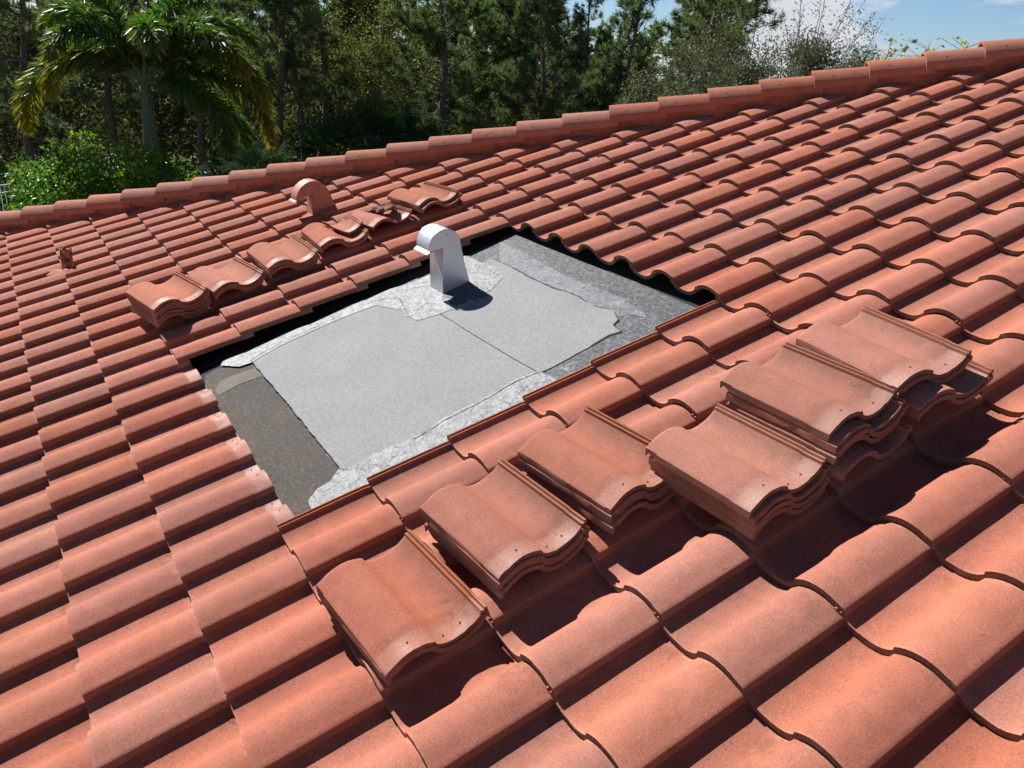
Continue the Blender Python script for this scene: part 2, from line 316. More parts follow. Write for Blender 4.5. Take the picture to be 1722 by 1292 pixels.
def tile_data(seed=0,holes=True,chip=0):
    r=random.Random(seed); V=[];F=[];M=[];L=[]
    n=len(PROF); ny=len(YS)
    def zoff(x,y):
        z=0
        if y>.34: z-=.0028*min(1,(y-.34)/.012)
        return z
    ph=r.uniform(0,50)
    for side,pr in ((0,PROF),(1,INN)):
        for j,y in enumerate(YS):
            for i,(x,z) in enumerate(pr):
                yy=y
                if j in(0,): yy=y+.0016*noise.noise(Vector((x*90+ph,1,side)))+.0008*noise.noise(Vector((x*400+ph,3,side)))
                if j==ny-1: yy=y+.0022*noise.noise(Vector((x*60+ph,7,side)))
                zz=z+zoff(x,y)
                if side==0 and j==0: zz-=.0009
                if side==1 and y<.03: zz-=.0032*(1-y/.03)
                wob=.0009*noise.noise(Vector((x*8+ph,y*7,5)))
                if chip and i>=n-2:
                    cc=max(0,noise.noise(Vector((y*38+ph,2,9)))-.18)*.03*chip; zz+=cc*(1 if i==n-1 else .15); x-=cc*.5
                if chip and j in(0,ny-1) and i>n-6: yy+=(1 if j==0 else -1)*max(0,noise.noise(Vector((x*30+ph,4,9)))-.1)*.02*chip
                if i==n-1: zz+=.0016*noise.noise(Vector((y*120+ph,2,1)))
                V.append(Vector((x,yy,zz+wob))); L.append((x,y,z))
    def q(s,i,j): return s*ny*n+j*n+i
    for j in range(ny-1):
        for i in range(n-1):
            F.append((q(0,i,j),q(0,i+1,j),q(0,i+1,j+1),q(0,i,j+1))); M.append(0)
            F.append((q(1,i,j),q(1,i,j+1),q(1,i+1,j+1),q(1,i+1,j))); M.append(0)
        for i in (0,n-1):
            f=(q(0,i,j),q(0,i,j+1),q(1,i,j+1),q(1,i,j)); F.append(f if i==0 else f[::-1]); M.append(0 if i else 1)
    for i in range(n-1):
        F.append((q(0,i,0),q(1,i,0),q(1,i+1,0),q(0,i+1,0))); M.append(1)
        F.append((q(0,i,ny-1),q(0,i+1,ny-1),q(1,i+1,ny-1),q(1,i,ny-1))); M.append(2)
    if holes:
        for hx,hz,hy in ((.212,.0150,.388),(.112,-.0440,.393),(.052,-.0470,.389)):
            k=len(V); hz+=-.0028+.0012
            for a in range(8): V.append(Vector((hx+.0032*math.cos(a*math.pi/4),hy+.0032*math.sin(a*math.pi/4),hz))); L.append((hx,hy,hz))
            F.append(tuple(k+a for a in range(8))); M.append(3)
    return V,F,M,L
TMATS=[M_TILE,M_EDGE,M_EDGE2,M_HOLE]
def finish_tile(me,L=None,rn=None,sharp=.55):
    for m_ in TMATS: me.materials.append(m_)
    if L is not None:
        at=me.attributes.new('loc','FLOAT_VECTOR','POINT'); at.data.foreach_set('vector',[c for l in L for c in l])
    if rn is not None:
        at=me.attributes.new('rnd','FLOAT','POINT'); at.data.foreach_set('value',rn)
    me.polygons.foreach_set('use_smooth',[True]*len(me.polygons))
    bm=bmesh.new(); bm.from_mesh(me)
    for e in bm.edges:
        if len(e.link_faces)==2 and (e.calc_face_angle(0)>sharp or e.link_faces[0].material_index!=e.link_faces[1].material_index): e.smooth=False
    bm.to_mesh(me); bm.free(); me.update()
    return me
VAR=[]
for s_ in range(5):
    V,F,M,L=tile_data(s_*11+1); me=mesh('roof_tile',V,F,M); VAR.append((finish_tile(me,L),(V,F,M,L)))
SVAR=[]
for s_ in range(6):
    V,F,M,L=tile_data(s_*13+40,True,1); me=mesh('lifted_tile',V,F,M); SVAR.append(finish_tile(me,L))
ALPHA=.065
def laid(i,j,r):
    """tile of course i (nose at w=-i*EX) in column j (outer edge at u=j*CW)"""
    return Matrix.Translation(((j-1)*CW+r.uniform(-.0012,.0012),-i*EX+r.uniform(-.005,.005),r.uniform(-.001,.0022)))@Matrix.Rotation(-ALPHA+r.uniform(-.0025,.0025),4,'X')@Matrix.Rotation(r.uniform(-.007,.007),4,'Z')@Matrix.Rotation(r.uniform(-.005,.005),4,'Y')
# ------------------------------------------------------------------ the hip
HS,HW0,HN=1.111,7.381,.165                # hip crest: w=HS*u+HW0 at n=HN
d=Vector((1,HS,0)).normalized()
upR=Vector((0,math.sin(TH),math.cos(TH)))
mv=(upR-d*upR.dot(d)).normalized(); lv=d.cross(mv).normalized()
eR=Vector((HS,-1,0)).normalized()          # in the slope, away from the hip towards the camera
if lv.dot(eR)<0: lv=-lv
CAPB=lv*.116-mv*.102                       # near lower rim of a cap, from its crest
E_CUT=CAPB.dot(eR)-.062                         # where the mortar meets the slope, from the crest line
def e_dist(u,w): return (Vector((u,w,0))-Vector((0,HW0,0))).dot(eR)
roof=empty('tiled_roof',mat=ROOF)
tag(roof,'terracotta red S-tile roof slope with a rectangular opening where the tiles were lifted off','roof')
HOLE=lambda i,j: -2<=i<=3 and -10<=j<=-5
ROOFI=(ROOF@cm).inverted()
def pix(u,w,n):
    c=cm.inverted()@Vector((u,w,n))
    if c.z>-.05: return None
    return (861+1354.9*c.x/-c.z,646-1354.9*c.y/-c.z)
def cell_area(i,j):
    q=[pix((j-1)*CW,-i*EX,0),pix(j*CW,-i*EX,0),pix(j*CW,-i*EX+EX,0),pix((j-1)*CW,-i*EX+EX,0)]
    if None in q: return -1 if all(x is None for x in q) else 0
    xs=[x for x,_ in q]; ys=[y for _,y in q]
    if max(xs)<-60 or min(xs)>1790 or max(ys)<-60 or min(ys)>1380: return -1
    cx=[min(max(x,0),1722) for x in xs]; cy=[min(max(y,0),1292) for y in ys]
    a=0
    for k in range(4): a+=cx[k]*cy[(k+1)%4]-cx[(k+1)%4]*cy[k]
    return abs(a)/2
cells=[]
for i in range(-24,12):
    for j in range(-40,9):
        if HOLE(i,j): continue
        a=cell_area(i,j)
        if a<0: continue
        dd=[e_dist((j-1)*CW,-i*EX),e_dist(j*CW,-i*EX),e_dist((j-1)*CW,-i*EX+LEN),e_dist(j*CW,-i*EX+LEN)]
        if max(dd)<E_CUT+.01: continue
        cells.append((a,i,j,min(dd)<E_CUT))
cells.sort(reverse=True); big=set((i,j) for a,i,j,c in cells[:100] if not c)
print('tiles',len(cells),'own parts',len(big))
rest=[]
def clip_tile(V,F,M,L,Mx):
    bm=bmesh.new(); lay=bm.verts.layers.float_vector.new('loc')
    vs=[bm.verts.new(Mx@v) for v in V]
    for v,l in zip(vs,L): v[lay]=Vector(l)
    for f,m_ in zip(F,M):
        try: ff=bm.faces.new([vs[k] for k in f]); ff.material_index=m_
        except ValueError: pass
    co=Vector((0,HW0,0))+eR*(E_CUT-.012)
    bmesh.ops.bisect_plane(bm,geom=bm.verts[:]+bm.edges[:]+bm.faces[:],plane_co=co,plane_no=eR,clear_inner=True,dist=1e-5)
    bm.verts.index_update()
    out=([v.co.copy() for v in bm.verts],[tuple(v.index for v in f.verts) for f in bm.faces],[f.material_index for f in bm.faces],[tuple(v[lay]) for v in bm.verts])
    bm.free(); return out
RV=[];RF=[];RM=[];RL=[];RR=[]
for a,i,j,cut in sorted(cells,key=lambda c:(c[1],c[2])):
    r=random.Random(i*977+j*31+5); me,(V,F,M,L)=VAR[r.randrange(5)]; Mx=laid(i,j,r)
    if (i,j) in big:
        link('roof_tile',me,None,roof,Mx)
    else:
        if cut: V2,F2,M2,L2=clip_tile(V,F,M,L,Mx)
        else: V2,F2,M2,L2=[Mx@v for v in V],F,M,L
        k=len(RV); RV+=V2; RF+=[tuple(x+k for x in f) for f in F2]; RM+=M2; RL+=L2; RR+=[r.random()]*len(V2)
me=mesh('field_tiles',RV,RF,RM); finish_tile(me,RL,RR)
tag(link('field_tiles',me,None,roof),kind='stuff')
# hip caps
CP=[(.112,-.114),(.112,-.074),(.1085,-.068),(.098,-.053),(.082,-.036),(.062,-.020),(.042,-.009),(.021,-.0025),(0,0)]
CP=CP+[(-a,b) for a,b in CP[-2::-1]]
def cap_mesh(seed):
    r=random.Random(seed); V=[];F=[];M=[];L=[]; n=len(CP); ys=[0,.002,.012,.08,.18,.28,.36,.43]; ny=len(ys); ph=r.uniform(0,40)
    for side in (0,1):
        for jj,y in enumerate(ys):
            tp=1-.17*y/.43
            for a,b in CP:
                dd=Vector((a,b)); L_=max(dd.length,.001)
                x=a*tp*(1-.013/.112*side); z=b*(1-.05*y/.43)-(.013 if side else 0)-(.0018 if (jj==0 and not side) else 0)
                yy=y+(.002*noise.noise(Vector((a*50+ph,b*60,side))) if jj in(0,ny-1) else 0)
                V.append(Vector((x,yy,z-.040*y/.43))); L.append((a,y+ph,b))
    q=lambda s,i,j:s*ny*n+j*n+i
    for j in range(ny-1):
        for i in range(n-1):
            F.append((q(0,i,j),q(0,i,j+1),q(0,i+1,j+1),q(0,i+1,j))); M.append(0); F.append((q(1,i,j),q(1,i+1,j),q(1,i+1,j+1),q(1,i,j+1))); M.append(0)
        F.append((q(0,0,j),q(1,0,j),q(1,0,j+1),q(0,0,j+1))); M.append(0)
        F.append((q(0,n-1,j),q(0,n-1,j+1),q(1,n-1,j+1),q(1,n-1,j))); M.append(0)
    for i in range(n-1):
        F.append((q(0,i,0),q(0,i+1,0),q(1,i+1,0),q(1,i,0))); M.append(0); F.append((q(0,i,ny-1),q(1,i,ny-1),q(1,i+1,ny-1),q(0,i+1,ny-1))); M.append(0)
    # nail hole in the near flank
    k=len(V); hc=Vector((.0965,.135,-.0585)); nn=Vector((.75,0,.66)).normalized(); h1=Vector((0,1,0)); h2=nn.cross(h1)
    for a in range(8): V.append(hc+nn*.001+h1*(.0065*math.cos(a*math.pi/4))+h2*(.0065*math.sin(a*math.pi/4))); L.append((0,ph,0))
    F.append(tuple(range(k,k+8))); M.append(1)
    me=mesh('hip_tile',V,F,M); 
    me.materials.append(M_CAP); me.materials.append(M_HOLE)
    at=me.attributes.new('loc','FLOAT_VECTOR','POINT'); at.data.foreach_set('vector',[c for l in L for c in l])
    me.polygons.foreach_set('use_smooth',[True]*len(me.polygons))
    bm=bmesh.new(); bm.from_mesh(me)
    for e in bm.edges:
        if len(e.link_faces)==2 and e.calc_face_angle(0)>.6: e.smooth=False
    bm.to_mesh(me); bm.free(); return me
capv=[cap_mesh(s_) for s_ in (3,8,21)]
US,U0=.2485,-8.0
for k in range(-8,32):
    u=U0+US*k; r=random.Random(k+500)
    o_=Vector((u,HS*u+HW0,HN))
    Mx=Matrix(((lv.x,d.x,mv.x,o_.x),(lv.y,d.y,mv.y,o_.y),(lv.z,d.z,mv.z,o_.z),(0,0,0,1)))@Matrix.Rotation(r.uniform(-.012,.012),4,'Z')@Matrix.Translation((r.uniform(-.003,.003),0,r.uniform(-.003,.003)))
    link('hip_tile',capv[k%3],None,roof,Mx)
# mortar bed below the caps, ragged, on both sides
def mortar(side):
    b=MB(); NS=900; NZ=7; V=[];F=[]
    for s_ in range(NS):
        tt=-13.5+s_*.019; base=Vector((0,HW0,0))+d*tt
        capk=((base.x-U0)/US)%1.0
        for z in range(NZ):
            f=z/(NZ-1)
            p_top=Vector((base.x,base.y,HN))+(lv*(side*(.105-.012*capk)))-mv*(.086+.034*capk)
            p_bot=Vector((base.x,base.y,HN))+(lv*(side*.116))-mv*(.102) 
            p_bot=p_bot+ (-mv if side<0 else Vector((0,0,-1)))*.20
            p=p_top.lerp(p_bot,f)
            nz=noise.noise(Vector((tt*6,f*3,side*4)))*.010+noise.noise(Vector((tt*22,f*8,side*4)))*.005
            p=p+lv*(side*(nz-.004-(.062*f if side>0 else 0)))
            V.append(p)
    for s_ in range(NS-1):
        for z in range(NZ-1): F.append((s_*NZ+z,s_*NZ+z+1,(s_+1)*NZ+z+1,(s_+1)*NZ+z))
    me=mesh('mortar_bed',V,F,None,True); link('mortar_bed',me,M_MORT,roof)
mortar(1); mortar(-1)
# deck of this slope, and the slope beyond the hip with its tile courses
def slab(name,P,th,mat,nrm=Vector((0,0,1))):
    P=[Vector(p) for p in P]; n=len(P)
    V=P+[p-nrm*th for p in P]; F=[tuple(range(n)),tuple(range(2*n-1,n-1,-1))]+[(k,(k+n),((k+1)%n)+n,(k+1)%n) for k in range(n)]
    return link(name,mesh(name,V,F),mat,roof)
DN=-.100
def hp(t_,n): b=Vector((0,HW0,0))+d*t_; return Vector((b.x,b.y,n))
crest=lambda t_: hp(t_,0)+eR*0
slab('underlayment',[hp(-16,DN),Vector((-7.5,-7.0,DN)),Vector((6.5,-7.0,DN)),Vector((6.5,HS*6.5+HW0,DN))],.02,M_BITUMEN_SHADE)  # near-black colour stands for the shade of the surrounding tiles
nF=Vector((0,0,1)); fn=(nF-2*nF.dot(lv)*lv).normalized()     # normal of the far slope
fe=(eR-2*eR.dot(lv)*lv)
b=MB()
# far slope: waves of barrels running down it
axis=(-upR+fn*upR.dot(fn)).normalized(); acr=axis.cross(fn).normalized()
hc=hp(0,0)
V=[];F=[]
def fpt(t_,s_,n): return hp(t_,0)+fe*s_+fn*n
for side_t in range(160):
    t_=-13+side_t*.15
    for s_ in range(46):
        sd=.03+s_*.15
        p=fpt(t_,sd,0); ph=(p.dot(acr))/CW*2*math.pi
        V.append(p+fn*(.03*math.sin(ph)-.03))
for a_ in range(159):
    for s_ in range(45): F.append((a_*46+s_,a_*46+s_+1,(a_+1)*46+s_+1,(a_+1)*46+s_))
link('far_slope',mesh('far_slope',V,F,None,True),M_CAP,roof)
# ------------------------------------------------------------------ layers in the opening
sheet=[(-3.145,-0.737),(-3.195,-0.564),(-3.210,-0.287),(-3.213,-0.104),(-3.210,0.039),(-3.115,0.143),(-2.881,0.083),(-2.784,0.086),(-2.775,0.202),(-2.998,0.447),(-3.105,0.629),(-3.099,0.762),(-2.893,0.761),(-2.682,0.748),(-2.437,0.746),(-2.274,0.766),(-2.048,0.752),(-1.952,0.779),(-1.854,0.730),(-1.835,0.686),(-1.754,0.670),(-1.774,0.618),(-1.764,0.497),(-1.755,0.362),(-1.759,0.222),(-1.785,0.099),(-1.765,-0.049),(-1.768,-0.178),(-1.770,-0.273),(-1.761,-0.326),(-1.752,-0.408),(-1.754,-0.484),(-1.766,-0.538),(-1.768,-0.626),(-1.781,-0.723),(-1.803,-0.743),(-2.478,-0.736)]
silver_top=[(-3.244,-0.878),(-3.131,-0.805),(-3.117,-0.745),(-3.167,-0.573),(-3.181,-0.298),(-3.171,-0.122),(-3.147,0.012),(-2.945,0.083),(-2.851,0.069),(-2.747,0.077),(-2.704,0.195),(-2.700,0.263),(-2.629,0.305),(-2.623,0.353),(-2.715,0.447),(-2.710,0.528),(-2.792,0.654),(-2.928,0.704),(-3.042,0.694),(-3.132,0.690),(-3.215,0.692),(-3.310,0.688),(-3.245,0.413),(-3.240,0.289),(-3.286,0.159),(-3.288,0.010),(-3.287,-0.156),(-3.280,-0.361),(-3.303,-0.491),(-3.271,-0.729),(-3.293,-0.853)]  # outer edge cut along the tiles' shadow line, shade put into the shape
silver_bottom=[(-1.704,-0.920),(-1.753,-0.861),(-1.762,-0.801),(-1.813,-0.739),(-1.790,-0.712),(-1.783,-0.620),(-1.783,-0.530),(-1.769,-0.476),(-1.767,-0.401),(-1.778,-0.317),(-1.788,-0.264),(-1.786,-0.168),(-1.783,-0.038),(-1.804,0.111),(-1.775,0.215),(-1.656,0.230),(-1.579,0.201),(-1.536,-0.011),(-1.542,-0.365),(-1.540,-0.711),(-1.602,-0.923)]
granules=[(-3.221,-0.734),(-3.323,1.069),(-3.056,1.054),(-2.551,1.047),(-2.078,1.048),(-1.546,1.026),(-1.355,0.841),(-1.465,-0.010),(-1.485,-0.735),(-1.588,-0.934),(-1.808,-0.748),(-2.506,-0.735)]
silver_band=[(-3.291,0.936),(-3.120,0.942),(-2.898,0.918),(-2.661,0.893),(-2.437,0.875),(-2.236,0.891),(-2.050,0.888),(-1.921,0.871),(-1.815,0.860),(-1.766,0.828),(-1.810,0.813),(-1.865,0.799),(-1.872,0.753),(-1.956,0.778),(-2.031,0.768),(-2.133,0.742),(-2.391,0.760),(-2.623,0.755),(-2.822,0.772),(-3.026,0.774)]
mastic=[(-2.919,0.327),(-2.917,0.511),(-2.665,0.479),(-2.692,0.436),(-2.680,0.405),(-2.718,0.386),(-2.706,0.355),(-2.717,0.303),(-2.790,0.291),(-2.809,0.336),(-2.879,0.315)]
felt=[(-3.222,-0.975),(-3.248,-0.875),(-3.152,-0.714),(-1.797,-0.720),(-1.695,-0.799),(-1.650,-0.921),(-1.569,-0.956),(-1.714,-1.098),(-2.217,-1.080),(-3.033,-1.019)]
lap=[(-2.998,-0.973),(-3.076,-0.930),(-3.077,-0.850),(-3.049,-0.736),(-2.921,-0.734),(-2.947,-0.861),(-2.927,-0.975)]
seam=[(-2.730,0.198),(-2.589,0.203),(-2.370,0.198),(-2.059,0.200),(-1.892,0.203),(-1.766,0.209)]
def ragged(P,amp,seed,step=.02):
    out=[]; n=len(P)
    for k in range(n):
        a=Vector((*P[k],0)); b_=Vector((*P[(k+1)%n],0)); L_=(b_-a).length; m_=max(1,int(L_/step)); nr=Vector((-(b_-a).y,(b_-a).x,0))/max(L_,1e-5)
        for q_ in range(m_):
            p=a.lerp(b_,q_/m_); w_=amp*(noise.noise(Vector((p.x*14,p.y*14,seed)))+.6*noise.noise(Vector((p.x*45,p.y*45,seed))))
            out.append((p+nr*w_))
    return out
def layer(name,P,n,mat,amp=0.0,seed=1,th=.0022,step=.02,label=None):
    Q=ragged(P,amp,seed,step); k=len(Q)
    bm=bmesh.new(); top=[bm.verts.new((p.x,p.y,n)) for p in Q]; bot=[bm.verts.new((p.x,p.y,n-th)) for p in Q]
    f=bm.faces.new(top)
    if f.normal.z<0 or True:
        f.normal_update()
        if f.normal.z<0: f.normal_flip()
    for a in range(k): bm.faces.new((top[a],bot[a],bot[(a+1)%k],top[(a+1)%k]))
    bmesh.ops.triangulate(bm,faces=[f]); bmesh.ops.recalc_face_normals(bm,faces=bm.faces)
    me=bpy.data.meshes.new(name); bm.to_mesh(me); bm.free()
    o=link(name,me,mat,roof)
    if label: tag(o,label)
    return o
layer('felt_sheet',felt,-.0985,M_FELT,.0,2,.0025)
layer('felt_lap',lap,-.0965,M_LAP,.002,3,.003)
layer('granule_sheet',granules,-.0955,M_GRAN,.003,4,.004)
layer('coating_band',silver_band,-.0935,M_BAND,.006,5,.002)
layer('cap_sheet',sheet,-.0915,M_SHEET,.005,6,.003)
layer('silver_coating',silver_top,-.0892,M_SILVER,.005,7,.002,label='silver coating strip under the upper left edge of the opening')
layer('silver_coating',silver_bottom,-.0895,M_SILVER,.007,8,.002,label='silver coating strip along the lower right edge of the opening')
layer('mastic_patch',mastic,-.0868,M_MASTIC,.004,9,.002)
P_=[Vector((*p,-.0905)) for p in seam]
sp=[]
for a in range(len(P_)-1):
    for q_ in range(8):
        p=P_[a].lerp(P_[a+1],q_/8); sp.append(p+Vector((.003*noise.noise(p*20),.003*noise.noise(p*20+Vector((5,0,0))),0)))
V=[];F=[]
for a,p in enumerate(sp):
    w_=.0016+.0018*abs(noise.noise(p*30)); V+=[p+Vector((w_*.7,w_*.7,.0012)),p-Vector((w_*.7,w_*.7,-.0012))]
F=[(2*a,2*a+1,2*a+3,2*a+2) for a in range(len(sp)-1)]
link('sheet_seam',mesh('sheet_seam',V,F),M_BITUMEN_SHADE,roof)
Q=ragged(sheet,.005,6); V=[];F=[]
for a in range(len(Q)):
    p=Q[a]; q=Q[(a+1)%len(Q)]; g0=noise.noise(p*3.1+Vector((4,0,0)))+.12; g1=noise.noise(q*3.1+Vector((4,0,0)))+.12
    if g0<=0 or g1<=0: continue
    t_=(q-p).normalized(); nr=Vector((-t_.y,t_.x,0)); k=len(V)
    w0=.0015+.012*g0*abs(noise.noise(p*35)); w1=.0015+.012*g1*abs(noise.noise(q*35))
    V+=[p+nr*w0+Vector((0,0,-.0886)),p-nr*.0015+Vector((0,0,-.0886)),q-nr*.0015+Vector((0,0,-.0886)),q+nr*w1+Vector((0,0,-.0886))]; F.append((k,k+1,k+2,k+3))
link('torn_edge',mesh('torn_edge',V,F),M_BITUMEN_SHADE,roof)
# ------------------------------------------------------------------ vents and pipe
def vent(name,u,w,n,steel,label,cat,out,wd,rv1):
    root=empty(name,mat=ROOF@Matrix.Translation((u,w,n))); tag(root,label,cat)
    n_=len(out)
    b=MB(); V=[Vector((wd/2*s_,y,z)) for s_ in (-1,1) for y,z in out]
    b.add(V,[tuple(range(n_)),tuple(range(2*n_-1,n_-1,-1))]+[(k,k+n_,(k+1)%n_+n_,(k+1)%n_) for k in range(n_) if k not in (1,)],0)
    b.build('duct',[steel],root,True,.5)
    ym=(out[1][0]+out[2][0])/2; yl=abs(out[1][0]-out[2][0])
    b=MB(); b.box((0,ym,out[1][1]+.002),(wd-.006,yl-.01,.003)); b.build('throat',[M_HOLE],root)
    y2,z2=out[2]
    b=MB(); b.add([Vector((-wd/2-.002,y2,z2-.004)),Vector((wd/2+.002,y2,z2-.004)),Vector((wd/2+.002,y2-.022,z2-.010)),Vector((-wd/2-.002,y2-.022,z2-.010)),
                   Vector((-wd/2-.002,y2,z2)),Vector((wd/2+.002,y2,z2)),Vector((wd/2+.002,y2-.022,z2-.006)),Vector((-wd/2-.002,y2-.022,z2-.006))],
                  [(0,1,2,3),(7,6,5,4),(0,4,5,1),(1,5,6,2),(2,6,7,3),(3,7,4,0)])
    b.build('drip_lip',[steel],root)
    for yy,zz in rv1:
        b=MB(); b.tube([(wd/2-.001,yy,zz),(wd/2+.003,yy,zz)],.0032,8); b.build('rivet',[M_HOLE],root)
    b=MB(); b.tube([(wd/2,y,z) for y,z in out[2:]],.0018,5); b.build('seam_bead',[steel],root,True)
    b=MB(); b.tube([(wd/2,y,z) for y,z in out[:2]],.0016,5); b.build('seam_bead',[steel],root,True)
    return root
arc=[(.090+.097*math.cos(math.pi*(1-a/16*.93)+.02),.264+.094*math.sin(math.pi*(1-a/16*.93)+.02)) for a in range(17)]
vent('roof_vent',-2.996,.328,-.100,M_GALV,'bare shiny galvanised gooseneck vent standing on the grey sheet inside the opening','vent',[(0,0),(.072,.262),(-.006,.268)]+arc+[(.179,.19),(.174,.105),(.177,0)],.158,((.115,.322),))
ctl=[(-.060,.190),(-.052,.212),(-.030,.240),(.002,.264),(.040,.279),(.080,.284),(.118,.276),(.152,.255),(.176,.224),(.190,.190),(.197,.150),(.203,.08),(.225,0)]
rv=vent('roof_vent',-5.015,.283,-.050,M_REDV,'red painted gooseneck vent standing among the tiles above the far row of stacks','vent',[(0,0),(.071,.190),(-.060,.184)]+ctl,.130,())
def blob(name,c,sz,seed,mat,parent,n=14,amp=.35,fr=9):
    V=[];F=[]; c=Vector(c)
    for a in range(n+1):
        for k in range(2*n):
            th=math.pi*a/n; ph=math.pi*k/n; p=Vector((math.sin(th)*math.cos(ph),math.sin(th)*math.sin(ph),math.cos(th)))
            s_=1+amp*noise.noise(p*1.6+Vector((seed,0,0)))+amp*.3*noise.noise(p*5+Vector((seed,0,0)))
            V.append(c+Vector((p.x*sz[0],p.y*sz[1],p.z*sz[2]))*s_)
    for a in range(n):
        for k in range(2*n): F.append((a*2*n+k,(a+1)*2*n+k,(a+1)*2*n+(k+1)%(2*n),a*2*n+(k+1)%(2*n)))
    return link(name,mesh(name,V,F,None,True),mat,parent)
blob('mortar_collar',(0.02,.10,.015),(.12,.16,.035),3,M_MORT,rv)
# broken pipe
pr=empty('vent_pipe',mat=ROOF@Matrix.Translation((-5.995,-1.40,-.055))@Matrix.Rotation(-TH,4,'X')); tag(pr,'short broken red pipe stub with a jagged rim among the far left tiles','pipe')
V=[];F=[];NS=28
for s_,rr in ((0,.042),(1,.035)):
    for z in range(9):
        for k in range(NS):
            a=2*math.pi*k/NS; h=.185+.022*noise.noise(Vector((math.cos(a)*2.2,math.sin(a)*2.2,4)))+(.012 if k%7<3 else -.006)
            V.append(Vector((rr*math.cos(a),rr*math.sin(a),h*z/8)))
q=lambda s_,z,k:s_*9*NS+z*NS+k%NS
for z in range(8):
    for k in range(NS): F+= [(q(0,z,k),q(0,z,k+1),q(0,z+1,k+1),q(0,z+1,k)),(q(1,z,k),q(1,z+1,k),q(1,z+1,k+1),q(1,z,k+1))]
for k in range(NS): F.append((q(0,8,k),q(0,8,k+1),q(1,8,k+1),q(1,8,k)))
link('pipe_wall',mesh('pipe_wall',V,F,None,True),M_PIPE,pr)
blob('mortar_collar',(0.0,.0,.005),(.10,.14,.030),5,M_MORT,pr)
# ------------------------------------------------------------------ the lifted tiles, stacked crosswise
ST={
's1':(-1.031,-0.768,0.103,-85.5,-5.0,3,'nearest stack, bottom centre'),
's2':(-1.068,-0.382,0.143,-85.2,-4.0,4,''),'s3':(-1.071,-0.012,0.158,-82.4,-5.0,4,''),'s4':(-0.746,0.286,0.155,-87.4,-2.4,4,''),
's5':(-0.767,0.637,0.221,-87.6,-3.0,5,''),'s6':(-0.738,1.008,0.207,-95.0,-2.0,4,''),
't1':(-4.273,-0.826,0.180,-78.6,-4.0,5,''),'t2':(-4.319,-0.455,0.121,-81.4,-3.0,3,''),'t3':(-4.290,-0.056,0.131,-88.1,-3.0,3,''),
't5':(-4.353,0.343,0.102,-92.1,-2.0,2,''),'t6':(-4.428,0.612,0.092,-78.5,-2.0,1,''),'t7':(-4.411,1.007,0.105,-84.0,-1.5,2,'')}
WHERE={'s1':'the stack nearest the camera','s2':'the second stack of the near row','s3':'the third stack of the near row','s4':'the fourth stack of the near row','s5':'the tallest stack, fifth in the near row','s6':'the farthest stack of the near row',
't1':'the leftmost stack of the far row','t2':'the second stack from left in the far row','t3':'the third stack from left in the far row','t5':'the far row stack just below the red vent','t6':'the debris spot of the far row','t7':'the rightmost stack of the far row'}
ORD={1:['topmost'],2:['top','bottom'],3:['top','middle','bottom'],4:['top','second from top','third from top','bottom'],5:['top','second from top','middle','fourth from top','bottom']}
SHIFT={'s5':[(0,0),(.004,.030),(.0,.036),(.012,.034),(.018,.062)],'s6':[(0,0),(.003,.006),(-.030,.058),(-.024,.064)],'s4':[(0,0),(.004,.012),(.002,.016),(.006,.014)],
       's3':[(0,0),(.006,.006),(.0,.004),(.012,.016)],'s2':[(0,0),(.003,.007),(-.004,.004),(.008,.008)],'t1':[(0,0),(.003,.006),(-.002,.003),(.008,.010),(.016,.012)],'t7':[(0,0),(.0,.028)],'t5':[(0,0),(.004,.006)]}
STM={}
